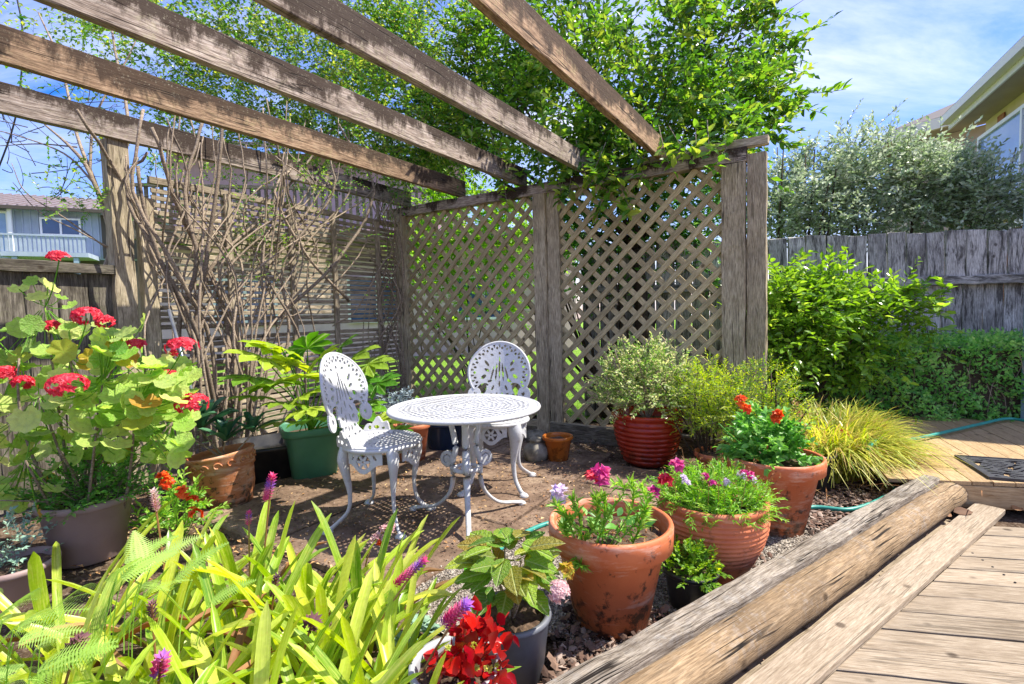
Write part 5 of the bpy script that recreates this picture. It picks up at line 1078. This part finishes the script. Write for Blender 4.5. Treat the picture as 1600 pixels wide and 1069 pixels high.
# --- decorated leaning terracotta pot with succulents
b = G(360, 790); bd = np.asarray(b); dp = thing('decorated_terracotta_pot', 'old terracotta pot with a scrolled rim, leaning left, holding blue green succulents', 'potted plant', b); rg = np.random.default_rng(191)
tilt = Matrix.Translation(Vector(b)) @ Matrix.Rotation(math.radians(-8), 4, 'Y')
def tl(p): v = tilt @ Vector(tuple(p)); return np.array(v)
V, F = lathe([(0, 0), (.11, 0), (.125, .01), (.155, .12), (.165, .22), (.168, .225), (.175, .23), (.178, .31), (.185, .318), (.182, .33), (.168, .33), (.16, .31), (.15, .24)], 56, (0, 0, 0), .004); part('pot', MB().add(np.array([tl(v) for v in V]), F), MAT['terra_old'], dp, True)
for k in range(16):
    a = k*2*math.pi/16; t = np.linspace(0, 5.2, 14); rr = .026*(1-t/7); P = [tl(((.181)*math.cos(a+rr_*math.cos(t_)/.18), .181*math.sin(a+rr_*math.cos(t_)/.18), .272+rr_*math.sin(t_))) for t_, rr_ in zip(t, rr)]
    part('scroll', MB().add(*tube(P, .0055, 5)), MAT['terra_old'], dp, True)
V, F = soil_mesh(.15, .28, (0, 0, 0), rg); part('soil', MB().add(np.array([tl(v) for v in V]), F), MAT['soil'], dp)
def strap(w=.1, curl=.6, n=9, tipw=.12, base=.7, chan=.25, ang0=65, wave=0.):
    """strap leaf, base at the origin, rising at ang0 then arching over along +y"""
    y = z = 0; V = []; F = []; a = math.radians(ang0)
    for i in range(n):
        t = i/(n-1); hw = w/2*(base+(1-base)*min(1, t*3))*(1-max(0, (t-.72)/.28)**2.2*(1-tipw)); 
        if i == n-1: hw = w*.03
        V += [(-hw, y, z+hw*chan*2), (0, y, z), (hw, y, z+hw*chan*2)]
        y += math.cos(a)/(n-1); z += math.sin(a)/(n-1); a -= math.radians(curl*90)/(n-1)*(0.4+1.2*t)
    for i in range(n-1):
        for j in range(2): F.append((i*3+j, i*3+j+1, i*3+3+j+1, i*3+3+j))
    return np.array(V), np.array(F)
AG = [tmesh('leaf', strap(.26, .4, 8, .1, .5, .3, 35), 'leaf_agave', True), tmesh('leaf', strap(.26, .5, 8, .1, .5, .3, 60), 'leaf_agave', True)]
for (x, y, z_, R, n_) in ((315, 672, 3.0, .17, 22), (352, 690, 2.95, .13, 14), (395, 676, 3.05, .11, 12), (285, 672, 2.9, .15, 14)):
    p = at(x, y, z_)
    for q in range(n_):
        a = q*2.4; e = q/n_; lp('leaf', AG[q % 2], dp, p, (math.cos(a), math.sin(a), .0+.9*e*e), (0, 0, 1), R*1.5*(1-.45*e))
stems_to(dp, bd+[0, 0, .26], [at(315, 675, 3.0), at(352, 692, 2.95), at(395, 678, 3.05), at(285, 675, 2.9)], .008, 'bark', rg)
# --- brown pot
b = G(142, 868); bw = np.asarray(b); br = potted('brown_plastic_pot', 'wide brown plastic pot with small leaved shrub under the geraniums', 'potted plant', b, potprof(.135, .19, .29, .012, .035, .035), 'brown_pl', .25, .165); rg = np.random.default_rng(201)
small_sprays(br, 'foliage', 'leaf_mid', bw+[.02, 0, .26], (.25, .2, .22), 260, leaf_t(.5, .15, 'mid'), .09, 9, .034, rg)
stems_to(br, bw+[0, 0, .24], [bw+np.array([rg.normal(0, .13), rg.normal(0, .1), rg.uniform(.35, .5)]) for _ in range(14)], .005, 'bark', rg)
b = G(25, 925); b2_ = np.asarray(b); b2 = potted('shallow_brown_bowl', 'shallow grey brown bowl with grey green herb at the left edge', 'potted plant', b, potprof(.11, .15, .13, .01, .03, .03), 'brown_pl', .10, .128); small_sprays(b2, 'foliage', 'leaf_ech', b2_+[-.04, .02, .1], (.12, .12, .2), 50, T5, .08, 8, .03, rg)
# --- geranium
gb = at(130, 700, 2.45); gb[2] = 0; ge = thing('geranium', 'tall sprawling geranium with scarlet flower heads before the board fence', 'plant', gb); rg = np.random.default_rng(211)
def roundleaf(seed):
    r_ = np.random.default_rng(seed); V = [(0, 0, 0)]; n = 28; F3 = []; F4 = []
    for ring, fr in ((1, .5), (2, 1.)):
        for i in range(n):
            a = math.pi/2+ (i+.5)/n*2*math.pi; notch = 1-.45*math.exp(-((((i+.5)/n-.5))/.045)**2)*1.; r = .5*fr*notch*(1+.07*math.cos(7*(a-math.pi/2))+(.03*math.cos(21*a) if ring == 2 else 0))
            V.append((r*math.cos(a), r*math.sin(a), .35*r*r+.03*math.cos(7*(a-math.pi/2))*fr+r_.normal(0, .006)))
    for i in range(n):
        j = (i+1) % n; F3.append((0, 1+i, 1+j)); F4.append((1+i, 1+n+i, 1+n+j, 1+j))
    return np.array(V), [np.array(F3), np.array(F4)]
GL = [tmesh('leaf', roundleaf(i), 'leaf_geranium', True) for i in range(3)]+[tmesh('leaf', roundleaf(9), 'leaf_geranium_y', True)]
hubs = [at(x, y, Z) for x, y, Z in ((60, 620, 2.2), (110, 560, 2.3), (160, 600, 2.25), (210, 640, 2.3), (90, 700, 2.15), (180, 560, 2.4), (30, 560, 2.2), (240, 600, 2.4), (40, 720, 2.1), (150, 680, 2.2), (70, 480, 2.4), (270, 660, 2.45))]
mb = MB()
for h in hubs: mb.add(*tube(bez(gb+rg.normal(0, .05, 3)*[1, 1, 0], (gb+h)/2+rg.normal(0, .08, 3), h, 10), np.linspace(.009, .004, 10), 7))
part('stem', mb, MAT['bark'], ge, True); pet = MB()
for q in range(285):
    if q < 275:
        x, y = rg.uniform(-10, 300), rg.uniform(505, 800)
        if x > 90: y = 505+(y-505)*.72
        if y < 560 and x > 200: y += 60
        Z = 2.1+rg.uniform(0, .5)
    else: x, y = [(50, 440), (75, 448), (95, 465), (60, 465), (110, 478), (30, 452), (200, 525), (215, 535), (225, 505), (260, 560)][q-275]; Z = 2.35
    p = at(x, y, Z); h = min(hubs, key=lambda h: np.linalg.norm(h-p)); dv = N(p-h+rg.normal(0, .05, 3)); nr = N(np.array([.25, -.35, .85])+rg.normal(0, .42, 3)); dv = dv-nr*(dv@nr)
    lp('leaf', GL[3 if rg.uniform() < .06 else rg.integers(0, 3)], ge, p, dv, nr, rg.uniform(.055, .115)*(1. if q < 275 else .9)); pet.add(*tube(bez(h+(p-h)*.15, (h+p)/2+[0, 0, -.02], p, 5), .0022, 4))
part('leaf_stalk', pet, MAT['leaf_fresh'], ge, kind='stuff')
for k, (x, y, Z, R) in enumerate(((92, 404, 2.3, .040), (136, 494, 2.3, .052), (165, 503, 2.3, .030), (212, 541, 2.3, .040), (285, 543, 2.25, .060), (106, 602, 2.0, .062), (300, 631, 2.2, .060), (8, 585, 2.2, .045), (262, 590, 2.4, .045), (36, 598, 2.15, .03), (80, 510, 2.35, .03))):
    p = at(x, y, Z); flower(ge, p, 'fl_red', R, 64 if R > .04 else 36, .021, rg, name='flower_head', shape=.6); h = min(hubs, key=lambda h: np.linalg.norm(h-p)); part('flower_stalk', MB().add(*tube(bez(h, (h+p)/2+[0, 0, -.06], p-[0, 0, .01], 7), .0028, 5)), MAT['leaf_fresh'], ge)
# --- metal tube leaning there
p0 = wallpt(330, 668, .18); p0 = np.array([p0[0], p0[1], .02]); p1 = at(264, 484, 3.25); p0 = at(322, 690, 3.12); o = solo('metal_pole', MB().add(*tube([p0, p1], .011, 10)), MAT['steel'], 'thin silver metal tube leaning on the vine stems', 'pole', smooth=True, origin=tuple(p0))
# --- orange flowered plant
b = G(282, 842); bo = np.asarray(b); og = thing('alstroemeria', 'small leafy plant with orange blooms between brown pot and leaning pot', 'plant', b); rg = np.random.default_rng(221)
tp = [at(x, y, 2.25) for x, y in ((255, 748), (262, 755), (285, 770), (300, 785), (306, 805), (230, 760), (290, 750), (310, 760), (240, 790), (275, 800))]
stems_to(og, bo, tp, .003, 'leaf_fresh', rg); small_sprays(og, 'foliage', 'leaf_fresh', bo+[-.02, 0, .05], (.16, .14, .22), 70, leaf_t(.4, .15, 'full'), .12, 8, .045, rg, 'leaf_fresh')
for t_ in tp[:5]: flower(og, t_, 'fl_orange', .018, 9, .024, rg)
# --- bromeliad clump
BC = np.array([-.75, 1.42, 0]); bc = thing('bromeliad_clump', 'dense foreground clump of yellow green strap leaved bromeliads with pink spikes', 'plant', BC); rg = np.random.default_rng(231)
BL = [tmesh('leaf', strap(.070, c, 12, .34, .8, .45, a), 'leaf_brom', True) for c, a in ((.10, 78), (.2, 68), (.35, 60), (.5, 52), (.22, 58), (.65, 56))]
BD = tmesh('leaf', strap(.06, .9, 10, .2, .7, .6, 60), 'leaf_dry', True)
ros = [(-.50, 1.62), (-.72, 1.70), (-.95, 1.72), (-1.18, 1.66), (-.36, 1.42), (-.58, 1.38), (-.82, 1.44), (-1.05, 1.42), (-1.32, 1.42), (-.28, 1.18), (-.46, 1.14), (-.68, 1.16), (-.90, 1.16), (-1.14, 1.14), (-.55, .95), (-.78, .92), (-1.5, 1.62), (-.98, .95), (-.42, 1.3), (-.62, 1.56), (-.86, 1.3)]
nl = 0
for (x, y) in ros:
    for q in range(15):
        if nl >= 296: break
        a = q*2.4+rg.uniform(0, 1); e = q/14; m_ = rg.choice([0, 1, 4]) if e > .6 else rg.choice([2, 3, 5, 1]); s = rg.uniform(.36, .56)*(1-.1*e); bp_ = np.array([x+.02*math.cos(a)+rg.normal(0, .02), y+.02*math.sin(a)+rg.normal(0, .02), rg.uniform(-.02, .02)])
        if abs(x) < .5 and math.cos(a) > .0: s *= .8
        tilt_ = .35*(1-e); lp('leaf', BL[m_] if nl % 19 else BD, bc, bp_, (math.cos(a)+.45, math.sin(a)-.15, -.05+rg.normal(0, .08)), (rg.normal(0, .08), rg.normal(0, .08), 1), s, wx=rg.uniform(.75, 1.15)); nl += 1
def spike(parent, p, d, L_, R, mat, base, rng, name='flower_spike'):
    n = int(L_*900); t = (np.arange(n)+.5)/n; a = np.arange(n)*2.4; d = N(d); s = N(np.cross(d, [.3, 1, .2])); u = np.cross(d, s); rr = R*np.sin(np.pi*np.clip(t*.9+.08, 0, 1))**.6; v = s*np.cos(a)[:, None]+u*np.sin(a)[:, None]
    mb = MB(); scatter(mb, leaf_t(.5, .3, 'mid', .0), p+d*(t*L_)[:, None]+v*(rr*.35)[:, None], v*.9+d*.8, d-v*.5, R*1.15, t); f = part(name, mb, MAT[mat], parent); part('spike_stem', MB().add(*tube(bez(base, (base+p)/2+[0, 0, .02], p+d*L_*.9, 6), .003, 5)), MAT['leaf_dry'], f)
for (x, y, Z, dx, dz, L_, R, mt) in ((415, 785, 1.75, .35, 1, .10, .016, 'fl_spike'), (246, 800, 1.7, -.05, 1, .075, .014, 'fl_hyd'), (388, 822, 1.75, .15, 1, .05, .011, 'fl_spike'), (615, 915, 1.45, .9, .75, .12, .014, 'fl_spike'), (690, 978, 1.25, .9, .8, .085, .019, 'fl_spike'), (425, 935, 1.45, .3, 1, .07, .012, 'fl_spike_dry'), (478, 985, 1.3, .4, .5, .035, .022, 'fl_spike_dry'), (98, 1030, 1.1, .6, .6, .07, .017, 'fl_spike_dry'), (245, 1062, 1.15, .3, .8, .06, .018, 'fl_spike'), (238, 970, 1.3, .1, 1, .05, .012, 'fl_spike_dry')):
    p = at(x, y, Z); spike(bc, p, np.array([dx, -.1, dz]), L_, R, mt, np.array([p[0]-dx*.12, p[1]+.02, .1]), rg)
# --- ferns
def frond(n=22):
    V = []; F = []; ys = np.linspace(.12, 1, n)
    def arc(t): return np.array([0, t, .30*t-.42*t*t])
    for i, t in enumerate(ys):
        c = arc(t); w_ = .25*math.sin(math.pi*min(1, t*.82+.14))+.01
        for sg in (-1, 1):
            k = len(V); m_ = 7
            for j in range(m_):
                u_ = j/(m_-1); hw = .019*(1-u_**2)*(1.25 if j % 2 else .62)+.001; ctr = c+np.array([sg*w_*u_, .22*w_*u_, -.12*w_*u_*u_]); V += [ctr+[0, -hw, 0], ctr+[0, hw, .004]]
            for j in range(m_-1): F += [(k+j*2, k+j*2+2, k+j*2+3), (k+j*2, k+j*2+3, k+j*2+1)]
    for i in range(n-1):
        k = len(V); a, b_ = arc(ys[i]), arc(ys[i+1]); V += [a+[-.005, 0, 0], a+[.005, 0, 0], b_+[.004, 0, 0], b_+[-.004, 0, 0]]; F += [(k, k+1, k+2), (k, k+2, k+3)]
    return np.array(V), np.array(F)
FM = tmesh('frond', frond(), 'leaf_fern')
fb_ = np.array([-.95, .92, 0]); fe = thing('fern', 'lacy pale green fern fronds in the lower left corner over the bromeliads', 'fern', fb_); rg = np.random.default_rng(241)
for q in range(24):
    if q < 14: x, y, Z = rg.uniform(-60, 90), rg.uniform(950, 1090), rg.uniform(.95, 1.15)
    else: x, y, Z = rg.uniform(170, 330), rg.uniform(870, 960), rg.uniform(1.15, 1.35)
    p = at(x, y, Z); lp('frond', FM, fe, p, (rg.uniform(-.2, 1.), rg.normal(0, .4), rg.uniform(0, .5)), (rg.normal(0, .2), -.3, 1), rg.uniform(.09, .16)); part('frond_stalk', MB().add(*tube(bez(p+[-.08, .05, -.25], p+[-.05, .02, -.08], p, 6), .0014, 4)), MAT['leaf_fern'], fe)
# --- echeverias
EL = tmesh('leaf', ovate(.75, 6), 'leaf_ech', True); rg = np.random.default_rng(251)
for k, (x, y, R, lb) in enumerate(((570, 918, .062, 'largest pale echeveria rosette right of the bromeliads'), (600, 928, .045, 'small pale echeveria touching the largest rosette'), (565, 948, .045, 'pale echeveria rosette just below the largest one'), (652, 975, .055, 'blue green echeveria nearest the hydrangea pot'), (672, 985, .04, 'little echeveria between begonia pot and larger rosette'), (630, 1000, .045, 'echeveria half covered by bromeliad leaf tips'), (655, 1020, .05, 'pale echeveria behind the begonia pot rim'), (600, 985, .045, 'echeveria deep under the bromeliad leaves'))):
    p = G(x, y, .04); e_ = thing('echeveria', lb, 'succulent', (p[0], p[1], 0), 'pale echeverias beside the bromeliads')
    part('stem', MB().add(*tube([p*[1, 1, 0], p+[0, 0, -.004]], .01, 6)), MAT['leaf_ech'], e_)
    for q in range(20): a = q*2.4; e = q/20; lp('leaf', EL, e_, p, (math.cos(a), math.sin(a), .15+1.3*e*e), (0, 0, 1), R*(1-.5*e)*1.15)
p0 = G(570, 915, .03); ef = thing('echeveria_flower_stalk', 'arching succulent stalk with coral bell flowers in front of the chair', 'flower', p0); pts = [p0, at(572, 880, 1.9), at(585, 845, 1.9), at(605, 825, 1.9)]; part('stem', MB().add(*tube(catmull(pts, 5), .003, 5)), MAT['leaf_dry'], ef, True)
for x, y in ((590, 838), (600, 826), (610, 832), (602, 842), (612, 822), (595, 850), (582, 845)): flower(ef, at(x, y, 1.9), 'fl_orange' if x % 2 else 'fl_hyd', .006, 5, .016, rg)
# --- mondo grass clump
gc = G(1318, 740); mg = thing('grass_clump', 'golden green arching mondo grass clump beside the upper deck', 'grass', gc); rg = np.random.default_rng(261); mb = MB()
n = 5200; cx_ = rg.uniform(-1, 1, n); cy_ = rg.uniform(-1, 1, n); sel = cx_**2+cy_**2 < 1; cx_, cy_ = cx_[sel], cy_[sel]; n = len(cx_)
Bp = np.array([gc[0]-.02, gc[1]+.18, 0])+np.outer(cx_, [.33, .04, 0])+np.outer(cy_, [.10, .40, 0]); a = np.arctan2(cy_, cx_)+rg.normal(0, .9, n); Lb = rg.uniform(.34, .60, n); lean = rg.uniform(.25, 1.15, n)
V = []; t = np.linspace(0, 1, 6)
D = np.stack([np.cos(a), np.sin(a), 0*a], -1); S = np.stack([-np.sin(a), np.cos(a), 0*a], -1)
P = Bp[:, None]+D[:, None]*(Lb*np.sin(lean))[:, None, None]*(t**1.5)[None, :, None]*1.1+np.array([0, 0, 1.])*(Lb[:, None]*(1.25*t[None]-(.35+.75*lean[:, None]*.8)*t[None]**2.2))[..., None]; P[..., 2] = np.maximum(P[..., 2], .01)
wd = (.0045*(1-t**3)+.0004)[None, :, None]; VV = np.stack([P-S[:, None]*wd, P+S[:, None]*wd], 2).reshape(-1, 3); k = np.arange(n)[:, None]*12; i = np.arange(5)[None]*2; F = np.stack([k+i, k+i+1, k+i+3, k+i+2], -1).reshape(-1, 4)
part('blades', mb.add(VV, [F], np.repeat(rg.uniform(0, 1, n), 12)), MAT['leaf_grass'], mg, kind='stuff')
part('dead_blades', (lambda m: (scatter(m, leaf_t(.03, .0, 'kite', .2), np.array([gc[0], gc[1]+.15, 0])+np.stack([rg.normal(0, .38, 500), rg.normal(0, .32, 500), rg.uniform(.02, .12, 500)], -1), rg.normal(size=(500, 3))*[1, 1, .3], np.tile([0, 0, 1.], (500, 1)), .2, rg.uniform(0, 1, 500)), m)[1])(MB()), MAT['leaf_dry'], mg, kind='stuff')
flower(mg, at(1317, 678, 3.3), 'fl_red', .022, 24, .02, rg, name='fallen_geranium_bloom')
# --- hose with spray nozzle
pts = [G(742, 890, .03), G(775, 868, .02), G(800, 848, .02), G(850, 824, .015), G(900, 815, .012), G(980, 830, .012), G(1100, 835, .012), G(1200, 815, .012), G(1265, 797, .014), G(1330, 800, .016), G(1385, 780, .03), G(1398, 768, .03), G(1375, 745, .02), G(1362, 725, .02), at(1357, 705, 3.05), at(1375, 690, 3.3), at(1420, 690, 3.5), G(1465, 681, .155), G(1530, 666, .155), G(1575, 657, .155), G(1620, 664, .155)]
pts = [np.asarray(p_)+[0, 0, .014] for p_ in pts]
hs_o = thing('garden_hose', 'teal garden hose winding between the pots to the upper deck', 'hose', pts[8]); part('tube', MB().add(*tube(catmull(pts, 10), .0115, 10)), MAT['hose'], hs_o, True)
nz = G(735, 885, .0); P = [G(726, 893, .035), G(734, 890, .04), G(745, 886, .038), G(756, 880, .03)]; part('nozzle', MB().add(*tube(catmull(P, 5), [.02]*4+[.017]*4+[.024]*4+[.014]*4, 12)), MAT['nozzle'], hs_o, True); part('nozzle_grip', MB().add(*tube(catmull([G(738, 888, .04), G(734, 896, .02), G(728, 903, .012)], 5), .012, 8)), MAT['black_pl'], hs_o, True)
# --- door mat
m0 = G(1496, 714, .145); m1 = G(1548, 747.5, .145); mt_ = thing('door_mat', 'black rubber openwork mat on the upper deck', 'mat', m0); ex = N((m1-m0)*[1, 1, 0]); Lm_ = np.linalg.norm(m1-m0); ey = np.array([-ex[1], ex[0], 0]); 
if ey[0] < 0: ey = -ey
def mat_mask(U, V):
    e = (U < .03) | (V < .03) | (U > Lm_-.03) | (V > .67); c = np.abs(((U*22+np.sin(V*30)*.8) % 1)-.5) > .22; d = np.abs(((V*14+np.sin(U*26+V*9)*1.0) % 1)-.5) > .24; return e | (c & (np.sin(V*40+U*20) > -.8)) | d & (np.cos(U*31-V*17) > -.6)
mb = MB(); mb.add(*plate(mat_mask, 0, Lm_, 0, .7, .005, .008, lambda u, v, w: ST(m0[0]+ex[0]*u+ey[0]*v, m0[1]+ex[1]*u+ey[1]*v, .1475+w+0*u))); part('openwork', mb, MAT['rubber'], mt_)
for (a_, b_, c_, d_) in ((0, -.012, Lm_, .012), (0, .70, Lm_, .012), (-.012, -.012, .012, .724), (Lm_, -.012, .012, .724)): part('border', MB().add(*quadbox(m0*[1, 1, 0]+ex*a_+ey*b_+up*.142, ex*c_, ey*d_, up*.014)), MAT['rubber'], mt_)
# ------------------------------------------------------------------ loose ground cover
CHIP = (np.array([(0, 0, 0), (-.28, .3, .05), (.3, .35, 0), (-.2, .8, .0), (.22, .9, .06), (0, .45, .16), (0, .5, -.12)]), np.array([(0, 5, 1), (0, 2, 5), (1, 5, 3), (2, 4, 5), (3, 5, 4), (0, 1, 6), (0, 6, 2), (1, 3, 6), (2, 6, 4), (3, 4, 6)]))
def inpoly(P, poly):
    x, y = P[:, 0], P[:, 1]; c = np.zeros(len(P), bool); j = len(poly)-1
    for i in range(len(poly)):
        xi, yi = poly[i][:2]; xj, yj = poly[j][:2]; c ^= ((yi > y) != (yj > y)) & (x < (xj-xi)*(y-yi)/(yj-yi+1e-12)+xi); j = i
    return c
def litter(name, poly, n, size, mat, rng, T=CHIP, z=.012, flat=.25, lab=None):
    q = np.array([p[:2] for p in poly]); P = rng.uniform(q.min(0), q.max(0), (n*3, 2)); P = P[inpoly(P, q)][:n]; n = len(P); P = np.c_[P, z+rng.uniform(-.004, .008, n)]
    a = rng.uniform(0, 6.28, n); d = np.stack([np.cos(a), np.sin(a), rng.normal(0, flat, n)], -1); u = N(np.stack([rng.normal(0, flat, n), rng.normal(0, flat, n), np.ones(n)], -1)); mb = MB(); scatter(mb, T, P, d, u, size*rng.uniform(.4, 1.3, n), rng.uniform(0, 1, n)); return part(name, mb, MAT[mat], kind='stuff')
def chipmat(name, stops):
    m = M(name, .85, .3); m.col(m.ramp(m.attr('rnd'), *[((i+.5)/len(stops), lin(s)) for i, s in enumerate(stops)])); m.bump(m.noise(120, 3), .5, .003); return m.m
MAT['mulch'] = chipmat('bark_mulch', ['#43322a', '#6b5246', '#8c7263', '#574437', '#a8968a', '#352922']); MAT['pebble'] = chipmat('grey_pebble', ['#7c736a', '#a39a8f', '#57504a', '#c2bab0', '#8d7f72']); MAT['dryleaf'] = chipmat('fallen_leaf', ['#8a5f3d', '#b08a5c', '#6b4630', '#c9ac7e'])
rg = np.random.default_rng(301)
litter('bark_mulch', [G(1255, 800), G(1300, 740), G(1400, 720), G(1470, 745), G(1400, 790), G(1270, 850)], 2600, .034, 'mulch', rg)
litter('coarse_bark_mulch', [G(870, 1000), G(900, 930), G(1020, 960), G(1060, 985), G(960, 1069), G(850, 1090)], 900, .036, 'mulch', rg, z=.02, flat=.5)
litter('bark_mulch', [G(1050, 870), G(1100, 980), G(1220, 880), G(1150, 860)], 300, .03, 'mulch', rg, z=.014)
litter('pebbles', gp, 9000, .012, 'pebble', rg, z=.015, flat=.6)
litter('leaf_litter', [G(400, 820), G(440, 740), G(860, 700), G(1000, 740), G(1240, 790), G(1300, 740), G(1000, 830), G(640, 900), G(380, 900)], 1100, .022, 'dryleaf', rg, leaf_t(.5, .3, 'mid'), z=.034)
litter('dark_debris', [W(-1.8, .15), W(1.3, .2), W(1.3, .7), W(-1.0, .75)], 1500, .02, 'mulch', rg, z=.027)
litter('dark_debris', [G(400, 820), G(420, 720), G(860, 690), G(1000, 740), G(860, 820), G(640, 910), G(380, 900)], 2200, .012, 'mulch', rg, z=.027)
litter('leaf_litter', [G(20, 960), G(80, 780), G(420, 720), G(500, 850), G(300, 960)], 900, .03, 'dryleaf', rg, leaf_t(.5, .3, 'mid'), z=.012)
litter('gap_debris', [LG(.8, .81), LG(3.4, .81), LG(3.4, .85), LG(.8, .85)], 200, .012, 'mulch', rg, z=-.0)
me_d = tmesh('fallen_leaf', ovate(.6, 7), 'leaf_dry', True)
for k, (x, y, z, s, lb) in enumerate(((1490, 800, .035, .09, 'curled brown dead leaf lying on the gap beside the log'), (1582, 795, .008, .07, 'pale dead leaf on the deck against the riser'), (1478, 806, .03, .05, 'small dark dead leaf next to the curled one by the log'))):
    o = lp('fallen_leaf', me_d, None, G(x, y, z), (1, .3*k-.2, .15), (.2, -.5, .8), s); o['label'] = lb; o['category'] = 'leaf'; o['group'] = 'dead leaves on the deck'
# lawn blades seen through the lattice
rg = np.random.default_rng(311); n = 9000; P = np.stack([rg.uniform(-5, 3, n), rg.uniform(5.2, 9.5, n), np.full(n, .02)], -1); keep = ((P-W(0, -.6))@WF < 0) & ((P-LW(0, 0))@WE > -9); P = P[keep]; n = len(P); mb = MB(); scatter(mb, leaf_t(.12, 0, 'kite', .1), P, np.stack([rg.normal(0, .4, n), rg.normal(0, .4, n), np.ones(n)], -1), rg.normal(size=(n, 3)), .06, rg.uniform(0, 1, n)); part('lawn_grass', mb, MAT['lawn_blade'], kind='stuff')
